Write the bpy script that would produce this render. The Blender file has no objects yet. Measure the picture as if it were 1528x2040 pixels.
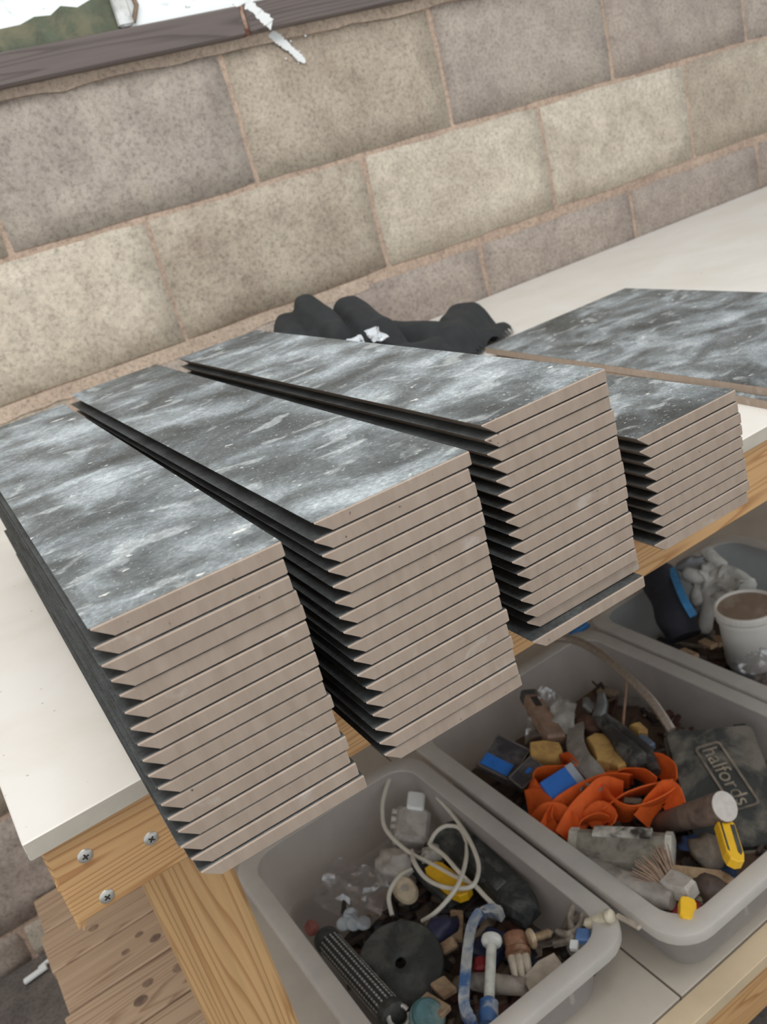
import bpy, math, random
from mathutils import Vector, Matrix, noise

random.seed(7)
scene = bpy.context.scene
COL = scene.collection

# ------------------------------------------------------------------ camera
cam_data = bpy.data.cameras.new('camera')
cam_data.sensor_fit = 'VERTICAL'
cam_data.sensor_height = 36.0
cam_data.lens = 1819.9 / 2040.0 * 36.0
cam_data.clip_start = 0.01
cam_data.dof.use_dof = True
cam_data.dof.focus_distance = 0.66
cam_data.dof.aperture_fstop = 12.0
cam = bpy.data.objects.new('camera', cam_data)
COL.objects.link(cam)
cam.location = (-0.2789, -1.6105, 0.3722)
cam.rotation_euler = (1.1765, 0.2555, -0.5632)
scene.camera = cam

# ------------------------------------------------------------------ light
world = bpy.data.worlds.new('world')
scene.world = world
world.use_nodes = True
bg = world.node_tree.nodes['Background']
bg.inputs[0].default_value = (0.93, 0.97, 1.0, 1)
bg.inputs[1].default_value = 0.95

def area(name, loc, target, sx, sy, power, color=(1, 1, 1)):
    l = bpy.data.lights.new(name, 'AREA')
    l.shape = 'RECTANGLE'; l.size = sx; l.size_y = sy; l.energy = power; l.color = color
    o = bpy.data.objects.new(name, l); COL.objects.link(o)
    o.location = loc
    o.rotation_euler = (Vector(target) - Vector(loc)).to_track_quat('-Z', 'Y').to_euler()
    return o
area('ceiling_lamp', (-0.35, -1.55, 1.75), (0.1, -0.75, 0.0), 1.5, 0.5, 24, (1.0, 0.98, 0.95))

scene.view_settings.view_transform = 'Standard'
scene.view_settings.look = 'None'
scene.view_settings.gamma = 1.0
scene.view_settings.use_curve_mapping = False
scene.view_settings.exposure = 0.0

# ------------------------------------------------------------------ helpers
def lin(c):
    c = c / 255.0
    return c / 12.92 if c <= 0.04045 else ((c + 0.055) / 1.055) ** 2.4
def rgb(r, g, b):
    return (lin(r), lin(g), lin(b), 1.0)

class NT:
    """small node-graph helper"""
    def __init__(self, name):
        self.m = bpy.data.materials.new(name); self.m.use_nodes = True
        self.t = self.m.node_tree; self.b = self.t.nodes['Principled BSDF']
        self.out = self.t.nodes['Material Output']
    def n(self, kind, **props):
        o = self.t.nodes.new(kind)
        for k, v in props.items(): setattr(o, k, v)
        return o
    def link(self, a, b): self.t.links.new(a, b)
    def coords(self, scale=(1, 1, 1), rot=(0, 0, 0), rnd=True, which='Object'):
        tc = self.n('ShaderNodeTexCoord'); mp = self.n('ShaderNodeMapping')
        mp.inputs['Scale'].default_value = scale; mp.inputs['Rotation'].default_value = rot
        if rnd:
            oi = self.n('ShaderNodeObjectInfo'); mu = self.n('ShaderNodeVectorMath', operation='SCALE')
            mu.inputs[0].default_value = (37.0, 19.0, 53.0)
            self.link(oi.outputs['Random'], mu.inputs['Scale'])
            ad = self.n('ShaderNodeVectorMath', operation='ADD')
            self.link(tc.outputs[which], ad.inputs[0]); self.link(mu.outputs[0], ad.inputs[1])
            self.link(ad.outputs[0], mp.inputs['Vector'])
        else:
            self.link(tc.outputs[which], mp.inputs['Vector'])
        return mp.outputs[0]
    def noise(self, vec, scale, detail=4, rough=0.55, dist=0.0):
        o = self.n('ShaderNodeTexNoise'); o.inputs['Scale'].default_value = scale
        o.inputs['Detail'].default_value = detail; o.inputs['Roughness'].default_value = rough
        o.inputs['Distortion'].default_value = dist
        self.link(vec, o.inputs['Vector']); return o.outputs['Fac']
    def ramp(self, fac, stops, interp='LINEAR'):
        o = self.n('ShaderNodeValToRGB'); o.color_ramp.interpolation = interp
        e = o.color_ramp.elements
        while len(e) > 1: e.remove(e[-1])
        e[0].position = stops[0][0]; e[0].color = stops[0][1]
        for p, c in stops[1:]:
            q = e.new(p); q.color = c
        self.link(fac, o.inputs[0]); return o.outputs[0]
    def mix(self, fac, a, b, mode='MIX'):
        o = self.n('ShaderNodeMix', data_type='RGBA', blend_type=mode)
        for s, v in ((o.inputs[0], fac), (o.inputs[6], a), (o.inputs[7], b)):
            if isinstance(v, (int, float)): s.default_value = v
            elif isinstance(v, tuple): s.default_value = v
            else: self.link(v, s)
        return o.outputs[2]
    def bump(self, h, strength=0.3, dist=0.002):
        o = self.n('ShaderNodeBump'); o.inputs['Strength'].default_value = strength
        o.inputs['Distance'].default_value = dist
        self.link(h, o.inputs['Height']); self.link(o.outputs[0], self.b.inputs['Normal'])
    def fin(self, col=None, rough=0.6, metal=0.0, spec=0.5):
        if col is not None:
            if isinstance(col, tuple): self.b.inputs['Base Color'].default_value = col
            else: self.link(col, self.b.inputs['Base Color'])
        if isinstance(rough, (int, float)): self.b.inputs['Roughness'].default_value = rough
        else: self.link(rough, self.b.inputs['Roughness'])
        self.b.inputs['Metallic'].default_value = metal
        self.b.inputs['Specular IOR Level'].default_value = spec
        return self.m

W1 = (1, 1, 1, 1); K0 = (0, 0, 0, 1)
def plain(name, c, rough=0.6, metal=0.0, var=0.25, scale=60, dirt=None, bump=0.0):
    """a base colour with blotchy variation and optional dirt colour"""
    t = NT(name); v = t.coords()
    n = t.noise(v, scale, 5, 0.6)
    lo = tuple(x * (1 - var) for x in c[:3]) + (1,); hi = tuple(min(1, x * (1 + var)) for x in c[:3]) + (1,)
    col = t.ramp(n, [(0.3, lo), (0.7, hi)])
    if dirt:
        d = t.ramp(t.noise(v, scale * 0.45, 6, 0.65, 0.4), [(0.47, K0), (0.62, W1)])
        col = t.mix(d, col, dirt)
    if bump: t.bump(t.noise(v, scale * 2, 4), bump, 0.002)
    return t.fin(col, rough, metal)

def concrete(name, base, alt, pit=0.75):
    t = NT(name); v = t.coords()
    big = t.noise(v, 7, 4, 0.6, 0.6)
    col = t.ramp(big, [(0.32, alt), (0.62, base)])
    mid = t.noise(v, 30, 5, 0.65, 0.3)
    col = t.mix(0.8, col, t.ramp(mid, [(0.35, (0.86, 0.85, 0.84, 1)), (0.6, (1.06, 1.06, 1.05, 1))]), 'MULTIPLY')
    fine = t.noise(v, 150, 6, 0.78)
    col = t.mix(0.95, col, t.ramp(fine, [(0.32, (0.5, 0.48, 0.46, 1)), (0.5, (0.97, 0.97, 0.97, 1)), (0.72, (1.22, 1.2, 1.17, 1))]), 'MULTIPLY')
    pits = t.ramp(t.noise(v, 60, 3, 0.6, 0.3), [(0.22, (pit * .45, pit * .43, pit * .4, 1)), (0.30, W1)])
    col = t.mix(0.7, col, pits, 'MULTIPLY')
    t.bump(fine, 0.5, 0.003)
    return t.fin(col, 0.95, 0, 0.2)

def wood(name, light, dark, axis='X', scale=1.0, knot=True):
    t = NT(name)
    rings = {'X': (0.7, 16, 16), 'Y': (16, 0.7, 16), 'Z': (16, 16, 0.7)}[axis]
    v = t.coords(tuple(r * scale for r in rings), rnd=True)
    n = t.noise(v, 1.0, 2, 0.4, 0.12)
    w = t.n('ShaderNodeMath', operation='MULTIPLY'); w.inputs[1].default_value = 30.0
    t.link(n, w.inputs[0])
    f = t.n('ShaderNodeMath', operation='FRACT'); t.link(w.outputs[0], f.inputs[0])
    col = t.ramp(f.outputs[0], [(0.0, light), (0.55, light), (0.9, dark), (1.0, light)])
    fib = t.noise(v, 9, 4, 0.65)
    col = t.mix(0.5, col, t.ramp(fib, [(0.3, (0.78, 0.75, 0.72, 1)), (0.7, (1.12, 1.1, 1.08, 1))]), 'MULTIPLY')
    t.bump(fib, 0.12, 0.001)
    return t.fin(col, 0.6)

def plastic_clear(name, tint, clear=0.35, rough=0.35):
    """frosted see-through plastic: light passes, contents show softly"""
    t = NT(name); v = t.coords()
    col = t.ramp(t.noise(v, 14, 5, 0.6, 0.5), [(0.3, tuple(x * .86 for x in tint[:3]) + (1,)), (0.7, tint)])
    t.fin(col, rough)
    tl = t.n('ShaderNodeBsdfTranslucent'); t.link(col, tl.inputs[0])
    m1 = t.n('ShaderNodeMixShader'); m1.inputs[0].default_value = 0.4
    t.link(t.b.outputs[0], m1.inputs[1]); t.link(tl.outputs[0], m1.inputs[2])
    tr = t.n('ShaderNodeBsdfTransparent'); tr.inputs[0].default_value = (0.93, 0.94, 0.95, 1)
    m2 = t.n('ShaderNodeMixShader'); m2.inputs[0].default_value = clear
    t.link(m1.outputs[0], m2.inputs[1]); t.link(tr.outputs[0], m2.inputs[2])
    t.link(m2.outputs[0], t.out.inputs[0])
    return t.m

def glossy_film(name):
    t = NT(name)
    t.fin((0.8, 0.82, 0.84, 1), 0.08)
    tr = t.n('ShaderNodeBsdfTransparent'); tr.inputs[0].default_value = (0.95, 0.95, 0.96, 1)
    g = t.n('ShaderNodeBsdfGlossy'); g.inputs['Roughness'].default_value = 0.08
    m0 = t.n('ShaderNodeMixShader'); m0.inputs[0].default_value = 0.03
    t.link(tr.outputs[0], m0.inputs[1]); t.link(t.b.outputs[0], m0.inputs[2])
    m = t.n('ShaderNodeMixShader'); m.inputs[0].default_value = 0.14
    t.link(m0.outputs[0], m.inputs[1]); t.link(g.outputs[0], m.inputs[2])
    t.link(m.outputs[0], t.out.inputs[0])
    return t.m

def glaze(name, dusty=True):
    """charcoal stone-look glaze; the exposed tiles carry cloudy pale bloom, dust and wipe marks; the lower ones are undusted, with shade in their colour"""
    t = NT(name); v = t.coords((0.85, 1.0, 1.0), (0, 0, 0.4))
    fine = t.noise(v, 300, 3, 0.75)
    if dusty:
        n1 = t.noise(v, 14, 8, 0.6, 0.5)
        col = t.ramp(n1, [(0.34, rgb(68, 72, 72)), (0.45, rgb(98, 103, 103)), (0.54, rgb(132, 138, 140)), (0.68, rgb(172, 179, 182))])
        big = t.ramp(t.noise(v, 6, 3, 0.5, 0.5), [(0.38, (0.60, 0.61, 0.61, 1)), (0.56, (1.12, 1.12, 1.12, 1))])
        col = t.mix(1.0, col, big, 'MULTIPLY')
        v2 = t.coords((0.6, 1.0, 1.0), (0, 0, 0.25))
        spots = t.ramp(t.noise(v2, 40, 2, 0.5, 0.5), [(0.60, K0), (0.67, W1)])
        col = t.mix(t.mix(1.0, spots, (0.5, 0.5, 0.5, 1), 'MULTIPLY'), col, rgb(192, 197, 196))
        dk = t.ramp(t.noise(v2, 26, 2, 0.5, 0.5), [(0.32, W1), (0.38, K0)])
        col = t.mix(t.mix(1.0, dk, (0.55, 0.55, 0.55, 1), 'MULTIPLY'), col, rgb(84, 88, 88))
        v3 = t.coords((1.0, 0.06, 1.0), (0, 0, -0.5))
        wipe = t.ramp(t.noise(v3, 120, 3, 0.6), [(0.35, (0.86, 0.86, 0.86, 1)), (0.65, (1.1, 1.1, 1.1, 1))])
        col = t.mix(0.35, col, wipe, 'MULTIPLY')
        grit = t.ramp(t.noise(v, 330, 2, 0.6), [(0.66, K0), (0.70, W1)])
        col = t.mix(t.mix(1.0, grit, (0.6, 0.6, 0.6, 1), 'MULTIPLY'), col, rgb(200, 203, 202))
        chip = t.ramp(t.noise(v2, 90, 3, 0.5), [(0.70, K0), (0.73, W1)])
        col = t.mix(chip, col, rgb(206, 206, 200))
        r = t.ramp(n1, [(0.35, (0.42, 0.42, 0.42, 1)), (0.65, (0.62, 0.62, 0.62, 1))])
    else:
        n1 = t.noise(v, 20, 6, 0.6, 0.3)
        col = t.ramp(n1, [(0.35, rgb(50, 52, 52)), (0.65, rgb(78, 82, 82))]); r = 0.5  # lower tiles: no dust, and darkened to paint shade into the mitre gaps
    col = t.mix(0.75, col, t.ramp(fine, [(0.3, (0.5, 0.5, 0.5, 1)), (0.52, (1, 1, 1, 1)), (0.72, (1.6, 1.6, 1.6, 1))]), 'MULTIPLY')
    t.bump(fine, 0.25, 0.0006)
    return t.fin(col, r, 0, 0.5)

def porcelain():
    t = NT('porcelain_body'); v = t.coords((1.0, 1.0, 0.25))
    n = t.noise(v, 110, 3, 0.6)
    col = t.ramp(n, [(0.3, rgb(156, 139, 124)), (0.7, rgb(168, 151, 136))])
    v2 = t.coords()
    big = t.ramp(t.noise(v2, 28, 4, 0.6, 0.5), [(0.62, K0), (0.72, W1)])
    col = t.mix(t.mix(1.0, big, (0.45, 0.45, 0.45, 1), 'MULTIPLY'), col, rgb(193, 184, 174))
    sp = t.ramp(t.noise(v2, 190, 2, 0.5), [(0.22, W1), (0.26, K0)])
    col = t.mix(sp, col, rgb(96, 82, 74))
    return t.fin(col, 0.75, 0, 0.3)

class MB:
    """collects verts and faces; build() links them as ONE mesh object"""
    def __init__(self): self.V = []; self.F = []
    def add(self, vs, fs):
        o = len(self.V); self.V += [tuple(v) for v in vs]; self.F += [tuple(i + o for i in f) for f in fs]
        return self
    def box(self, lo, hi, m=None, ch=0.0):
        (a, b, c), (d, e, f) = lo, hi
        if ch <= 0:
            vs = [(a, b, c), (d, b, c), (d, e, c), (a, e, c), (a, b, f), (d, b, f), (d, e, f), (a, e, f)]
            fs = [(3, 2, 1, 0), (4, 5, 6, 7), (0, 1, 5, 4), (1, 2, 6, 5), (2, 3, 7, 6), (3, 0, 4, 7)]
        else:
            k = ch
            def ring(x0, y0, x1, y1, z):
                return [(x0 + k, y0, z), (x1 - k, y0, z), (x1, y0 + k, z), (x1, y1 - k, z), (x1 - k, y1, z), (x0 + k, y1, z), (x0, y1 - k, z), (x0, y0 + k, z)]
            r = [ring(a + k, b + k, d - k, e - k, c), ring(a, b, d, e, c + k), ring(a, b, d, e, f - k), ring(a + k, b + k, d - k, e - k, f)]
            vs = [v for q in r for v in q]
            fs = [tuple(range(7, -1, -1)), tuple(range(24, 32))]
            for j in range(3):
                for i in range(8):
                    i2 = (i + 1) % 8; fs.append((j * 8 + i, j * 8 + i2, j * 8 + 8 + i2, j * 8 + 8 + i))
        if m is not None: vs = [m @ Vector(v) for v in vs]
        return self.add(vs, fs)
    def beam(self, a, b, w, h, up=(0, 0, 1), ch=0.0):
        return self.box((-w / 2, 0, -h / 2), (w / 2, (Vector(b) - Vector(a)).length, h / 2), frame(a, b, up), ch)
    def tube(self, path, r, seg=8, cap=True):
        P = [Vector(p) for p in path]; n = len(P)
        R = r if isinstance(r, (list, tuple)) else [r] * n
        T = [(P[min(i + 1, n - 1)] - P[max(i - 1, 0)]).normalized() for i in range(n)]
        u = T[0].orthogonal().normalized(); vs = []
        for i in range(n):
            u = (u - T[i] * u.dot(T[i])).normalized(); w = T[i].cross(u)
            for k in range(seg):
                a = 2 * math.pi * k / seg
                vs.append(P[i] + (u * math.cos(a) + w * math.sin(a)) * R[i])
        fs = []
        for i in range(n - 1):
            for k in range(seg):
                k2 = (k + 1) % seg
                fs.append((i * seg + k, i * seg + k2, (i + 1) * seg + k2, (i + 1) * seg + k))
        if cap:
            fs.append(tuple(range(seg - 1, -1, -1))); fs.append(tuple(range((n - 1) * seg, n * seg)))
        return self.add(vs, fs)
    def lathe(self, prof, m=None, seg=24):
        vs = []; fs = []; n = len(prof)
        for r, z in prof:
            for k in range(seg):
                a = 2 * math.pi * k / seg; vs.append(Vector((r * math.cos(a), r * math.sin(a), z)))
        for i in range(n - 1):
            for k in range(seg):
                k2 = (k + 1) % seg
                fs.append((i * seg + k, i * seg + k2, (i + 1) * seg + k2, (i + 1) * seg + k))
        if prof[0][0] > 1e-5 : fs.append(tuple(range(seg - 1, -1, -1)))
        if prof[-1][0] > 1e-5 : fs.append(tuple(range((n - 1) * seg, n * seg)))
        if m is not None: vs = [m @ v for v in vs]
        return self.add(vs, fs)
    def prism(self, poly, z0, z1, m=None, inset=0.0):
        n = len(poly)
        cx = sum(p[0] for p in poly) / n; cy = sum(p[1] for p in poly) / n
        def shr(p, k):
            d = Vector((p[0] - cx, p[1] - cy)); L = d.length
            return (cx + d.x * (1 - k / max(L, 1e-6)), cy + d.y * (1 - k / max(L, 1e-6)))
        vs = [Vector((p[0], p[1], z0)) for p in poly] + [Vector((p[0], p[1], z1 - inset)) for p in poly]
        fs = [tuple(range(n - 1, -1, -1))]
        for i in range(n):
            j = (i + 1) % n; fs.append((i, j, n + j, n + i))
        if inset > 0:
            vs += [Vector((*shr(p, inset), z1)) for p in poly]
            for i in range(n):
                j = (i + 1) % n; fs.append((n + i, n + j, 2 * n + j, 2 * n + i))
            fs.append(tuple(range(2 * n, 3 * n)))
        else:
            fs.append(tuple(range(n, 2 * n)))
        if m is not None: vs = [m @ v for v in vs]
        return self.add(vs, fs)
    def ribbon(self, path, wd, w, t=0.0016):
        """flat band swept along a path; wd = direction(s) across the band"""
        P = smooth_path(path, 5); n = len(P)
        if isinstance(wd[0], (int, float)): wd = [wd] * 2
        vs = []
        for i in range(n):
            s = i / (n - 1) * (len(wd) - 1); k = min(int(s), len(wd) - 2)
            d = Vector(wd[k]).lerp(Vector(wd[k + 1]), s - k)
            tg = (P[min(i + 1, n - 1)] - P[max(i - 1, 0)]).normalized()
            d = (d - tg * d.dot(tg)).normalized(); nn = tg.cross(d) * t / 2; d = d * w / 2
            vs += [P[i] - d - nn, P[i] + d - nn, P[i] + d + nn, P[i] - d + nn]
        fs = [(3, 2, 1, 0), tuple(range(4 * n - 4, 4 * n))]
        for i in range(n - 1):
            for k in range(4):
                k2 = (k + 1) % 4; fs.append((i * 4 + k, i * 4 + k2, i * 4 + 4 + k2, i * 4 + 4 + k))
        return self.add(vs, fs)
    def sheet(self, c00, c10, c11, c01, n=10, amp=0.01, freq=18, seed=0, t=0.0008):
        """crumpled sheet between four corners, with thickness"""
        A, B, C_, D_ = [Vector(c) for c in (c00, c10, c11, c01)]
        nn = (B - A).cross(D_ - A).normalized(); top = []
        for j in range(n + 1):
            for i in range(n + 1):
                a, b = i / n, j / n
                p = A * (1 - a) * (1 - b) + B * a * (1 - b) + C_ * a * b + D_ * (1 - a) * b
                q = p * freq + Vector((seed * 7.3, seed * 3.1, seed * 1.7))
                k = noise.noise(q) * 1.1 + abs(noise.noise(q * 2.3)) * 0.7
                top.append(p + nn * k * amp + Vector((noise.noise(q * 1.3 + Vector((9, 0, 0))), noise.noise(q * 1.3 + Vector((0, 9, 0))), 0)) * amp * 0.7)
        m = len(top); vs = top + [p - nn * t for p in top]; fs = []
        for j in range(n):
            for i in range(n):
                a = j * (n + 1) + i; f = (a, a + 1, a + n + 2, a + n + 1)
                fs.append(f); fs.append(tuple(m + x for x in reversed(f)))
        edge = [i for i in range(n + 1)] + [j * (n + 1) + n for j in range(1, n + 1)] + [n * (n + 1) + i for i in range(n - 1, -1, -1)] + [j * (n + 1) for j in range(n - 1, 0, -1)]
        for x, y in zip(edge, edge[1:] + edge[:1]): fs.append((x, m + x, m + y, y))
        return self.add(vs, fs)
    def lump(self, c, r, amp=0.3, freq=2.0, seed=0, nu=14, nv=9, m=None):
        """knobbly closed body: a noisy ellipsoid"""
        vs = []; fs = []
        for j in range(nv + 1):
            th = math.pi * j / nv
            for i in range(nu):
                ph = 2 * math.pi * i / nu
                d = Vector((math.sin(th) * math.cos(ph), math.sin(th) * math.sin(ph), math.cos(th)))
                k = 1 + amp * noise.noise(d * freq + Vector((seed * 5.1, seed * 2.7, seed)))
                v = Vector((d.x * r[0], d.y * r[1], d.z * r[2])) * k
                if m is not None: v = m @ v
                vs.append(Vector(c) + v)
        for j in range(nv):
            for i in range(nu):
                i2 = (i + 1) % nu; fs.append((j * nu + i, (j + 1) * nu + i, (j + 1) * nu + i2, j * nu + i2))
        return self.add(vs, fs)
    def build(self, name, mat, parent=None, smooth=False, origin=None):
        me = bpy.data.meshes.new(name)
        V = self.V
        if origin is None and parent is None:
            origin = (sum(v[0] for v in V) / len(V), sum(v[1] for v in V) / len(V), min(v[2] for v in V))
        if parent is not None and origin is None: origin = tuple(parent.get('_o', (0, 0, 0)))
        ox, oy, oz = origin
        me.from_pydata([(v[0] - ox, v[1] - oy, v[2] - oz) for v in V], [], self.F)
        me.validate(); me.materials.append(mat)
        if smooth:
            me.polygons.foreach_set('use_smooth', [True] * len(me.polygons))
            if smooth != 'all':
                me.set_sharp_from_angle(angle=math.radians(40))
        me.update()
        o = bpy.data.objects.new(name, me); COL.objects.link(o)
        if parent is not None: o.parent = parent
        else: o.location = origin
        o['_o'] = origin
        return o

def frame(a, b, up=(0, 0, 1)):
    """matrix whose Y axis runs a -> b, Z leans to up, origin at a"""
    a, b = Vector(a), Vector(b); y = (b - a).normalized(); u = Vector(up)
    x = y.cross(u).normalized(); z = x.cross(y)
    return Matrix(((x.x, y.x, z.x, a.x), (x.y, y.y, z.y, a.y), (x.z, y.z, z.z, a.z), (0, 0, 0, 1)))
def zframe(a, b, xref=(1, 0, 0)):
    """matrix whose Z axis runs a -> b (for lathes)"""
    a, b = Vector(a), Vector(b); z = (b - a).normalized(); x = Vector(xref)
    x = (x - z * x.dot(z)).normalized(); y = z.cross(x)
    return Matrix(((x.x, y.x, z.x, a.x), (x.y, y.y, z.y, a.y), (x.z, y.z, z.z, a.z), (0, 0, 0, 1)))
def smooth_path(pts, sub=6):
    P = [Vector(p) for p in pts]; out = []
    for i in range(len(P) - 1):
        p0 = P[max(i - 1, 0)]; p1 = P[i]; p2 = P[i + 1]; p3 = P[min(i + 2, len(P) - 1)]
        for k in range(sub):
            t = k / sub
            out.append(0.5 * ((2 * p1) + (p2 - p0) * t + (2 * p0 - 5 * p1 + 4 * p2 - p3) * t * t + (3 * p1 - p0 - 3 * p2 + p3) * t ** 3))
    out.append(P[-1]); return out
def dz(p, d): return (p[0], p[1], p[2] + d)

def tag(o, label=None, cat=None, group=None, kind=None):
    if label: o['label'] = label
    if cat: o['category'] = cat
    if group: o['group'] = group
    if kind: o['kind'] = kind
    return o
def empty(name, loc, label=None, cat=None, group=None, kind=None):
    o = bpy.data.objects.new(name, None); COL.objects.link(o)
    o.location = loc; o.empty_display_size = 0.02; o['_o'] = tuple(loc)
    return tag(o, label, cat, group, kind)

# ------------------------------------------------------------------ materials
M = {}
M['block_beige'] = concrete('block_beige', rgb(194, 182, 165), rgb(172, 158, 143))
M['block_grey'] = concrete('block_grey', rgb(188, 177, 165), rgb(168, 156, 148))
M['block_cream'] = concrete('block_cream', rgb(214, 203, 186), rgb(194, 182, 165), 0.9)
M['block_mauve'] = concrete('block_mauve', rgb(180, 167, 156), rgb(160, 147, 139))
M['mortar'] = concrete('mortar', rgb(197, 174, 156), rgb(182, 159, 143), 0.9)
M['smear'] = concrete('smear', rgb(203, 184, 166), rgb(190, 170, 153), 0.95)
M['floor'] = concrete('floor_concrete', rgb(126, 118, 112), rgb(98, 92, 88))
bt = NT('board_white'); bv = bt.coords(rnd=False)
bc = bt.ramp(bt.noise(bv, 7, 5, 0.6, 0.4), [(0.35, rgb(220, 214, 204)), (0.6, rgb(228, 224, 217))])
bc = bt.mix(bt.ramp(bt.noise(bv, 130, 2, 0.5), [(0.235, (.7, .7, .7, 1)), (0.26, K0)]), bc, rgb(150, 138, 124))
M['board_white'] = bt.fin(bc, 0.45)
M['board_edge'] = plain('board_edge', rgb(188, 180, 166), 0.7, var=0.08, scale=40)
M['pine'] = wood('pine', rgb(204, 162, 112), rgb(172, 124, 78), 'X')
M['pine_leg'] = wood('pine_leg', rgb(206, 166, 116), rgb(176, 131, 84), 'Z')
M['pallet'] = wood('pallet_wood', rgb(196, 168, 140), rgb(160, 130, 104), 'X', 0.8)
M['old_wood'] = wood('old_wood', rgb(106, 96, 92), rgb(84, 74, 71), 'X', 0.9)
M['shelf'] = plain('shelf_board', rgb(196, 186, 172), 0.6, var=0.08, scale=12)
M['shelf_front'] = plain('shelf_front_wood', rgb(205, 184, 152), 0.6, var=0.1, scale=15)
M['glaze'] = glaze('slate_glaze')
M['glaze_clean_shaded'] = glaze('slate_glaze_clean_shaded', False)
M['body'] = porcelain()
M['steel'] = plain('zinc_steel', rgb(196, 193, 186), 0.38, 0.6, var=0.1)
M['dark_recess'] = plain('dark_recess', rgb(50, 46, 42), 0.8)
M['white_paint'] = plain('white_paint', rgb(236, 238, 236), 0.6, var=0.04, scale=30)
M['black_cloth'] = plain('black_cloth', rgb(40, 42, 43), 0.85, var=0.25, scale=40)
M['clear_box'] = plastic_clear('clear_box', rgb(222, 214, 208), 0.46)
M['clear_rim'] = plastic_clear('clear_rim', rgb(238, 233, 226), 0.24, 0.3)
M['blue_box'] = plastic_clear('blue_box', rgb(200, 208, 213), 0.42)
M['film'] = glossy_film('clear_film')

# ================================================================== SETTING
FLOOR = -0.86
def struct(o): o['kind'] = 'structure'; return o
struct(MB().box((-2.2, -3.2, FLOOR - 0.1), (3.2, 0.25, FLOOR)).build('floor', M['floor'], origin=(0, 0, FLOOR)))

wall = struct(MB().box((-2.2, 0.0028, FLOOR), (3.2, 0.22, 1.75)).build('wall_back', M['mortar'], origin=(0, 0, FLOOR)))

def block(x0, x1, z0, z1, mat, seed, deep=0.0):
    rnd = random.Random(seed); nx, nz = 8, 4; vs = []; fs = []
    front = []
    for j in range(nz + 1):
        for i in range(nx + 1):
            ex = i in (0, nx); ez = j in (0, nz)
            x = x0 + (x1 - x0) * i / nx; z = z0 + (z1 - z0) * j / nz
            if ex: x += rnd.uniform(-.0022, .0022)
            else: x += rnd.uniform(-.006, .006)
            if ez: z += rnd.uniform(-.0022, .0022)
            if ex and ez:
                x += rnd.uniform(0, .003) * (1 if i == 0 else -1); z += rnd.uniform(0, .003) * (1 if j == 0 else -1)
            y = deep + (rnd.uniform(-.0006, .0008) if not (ex or ez) else .0008)
            front.append((x, y, z))
    m = len(front); w = nx + 1
    for j in range(nz):
        for i in range(nx):
            a = j * w + i; fs.append((a, a + 1, a + w + 1, a + w))
    edge = [i for i in range(w)] + [j * w + nx for j in range(1, nz + 1)] + [nz * w + i for i in range(nx - 1, -1, -1)] + [j * w for j in range(nz - 1, 0, -1)]
    back = [(front[e][0], 0.03, front[e][2]) for e in edge]
    vs = front + back
    for k in range(len(edge)):
        k2 = (k + 1) % len(edge); fs.append((edge[k2], edge[k], m + k, m + k2))
    b = MB(); b.add(vs, fs)
    return b.build('concrete_block', mat, wall, smooth='all')

ZB = 0.118; J = 0.005
special = {(1, 1): 'block_grey', (1, 2): 'block_beige', (1, 3): 'block_grey', (1, 4): 'block_mauve', (1, 0): 'block_beige', (1, 5): 'block_grey',
           (2, 0): 'block_cream', (2, 1): 'block_beige', (2, 2): 'block_cream', (2, 3): 'block_cream', (2, 4): 'block_beige',
           (3, 1): 'block_mauve', (3, 2): 'block_mauve', (3, 3): 'block_mauve', (3, 4): 'block_mauve'}
# course number -> (bottom, top, x of the joints)
for c in range(-1, 8):
    z1 = ZB + 0.225 * (2 - c) + 0.225 - J; z0 = ZB + 0.225 * (2 - c) + J
    if c == 3: z1 -= 0.006
    if c == 2: z0 += 0.004
    if z1 < FLOOR + .03: break
    z0 = max(z0, FLOOR)
    off = 0.003 if c % 2 else 0.228
    for k in range(-3, 7):
        x0 = off + 0.45 * (k - 1); x1 = x0 + 0.45
        if c == 2 and k == 0: x1 += 0.004
        key = (c, k)
        mat = special.get(key, ['block_beige', 'block_grey', 'block_mauve'][(k * 7 + c * 3) % 3])
        if c == 0 and x1 < 1.0 and x0 > -1.2: z1b = z1
        else: z1b = z1
        block(x0 + J, x1 - J, z0, z1b, M[mat], c * 40 + k, deep=0.0 if (c + k) % 3 else 0.0012)

# ragged mortar band squeezed out under the timber ledge, and a fillet along the lower bed
def ragged(x0, x1, zt, zb, amp, y, seed, name='mortar_smear', mat='smear', n=60):
    r = random.Random(seed); b = MB(); top = []; bot = []
    for i in range(n + 1):
        x = x0 + (x1 - x0) * i / n
        k = noise.noise(Vector((x * 9 + seed, 0, 0))) + 0.6 * noise.noise(Vector((x * 31, seed, 0)))
        top.append(Vector((x, y, zt))); bot.append(Vector((x, y + .001, zb + amp * k)))
    vs = []
    for t_, b_ in zip(top, bot):
        vs += [t_, t_ + Vector((0, .02, 0)), b_, b_ + Vector((0, .012, 0))]
    fs = []
    for i in range(n):
        a = 4 * i; c = a + 4; fs += [(a, a + 2, c + 2, c), (a + 2, a + 3, c + 3, c + 2), (a, c, c + 1, a + 1)]
    return b.add(vs, fs).build(name, M[mat], wall)
ragged(-0.5, 1.25, 0.585, 0.563, 0.008, -0.0035, 3)
ragged(-0.7, 0.62, 0.126, 0.102, 0.009, -0.0008, 8)

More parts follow.
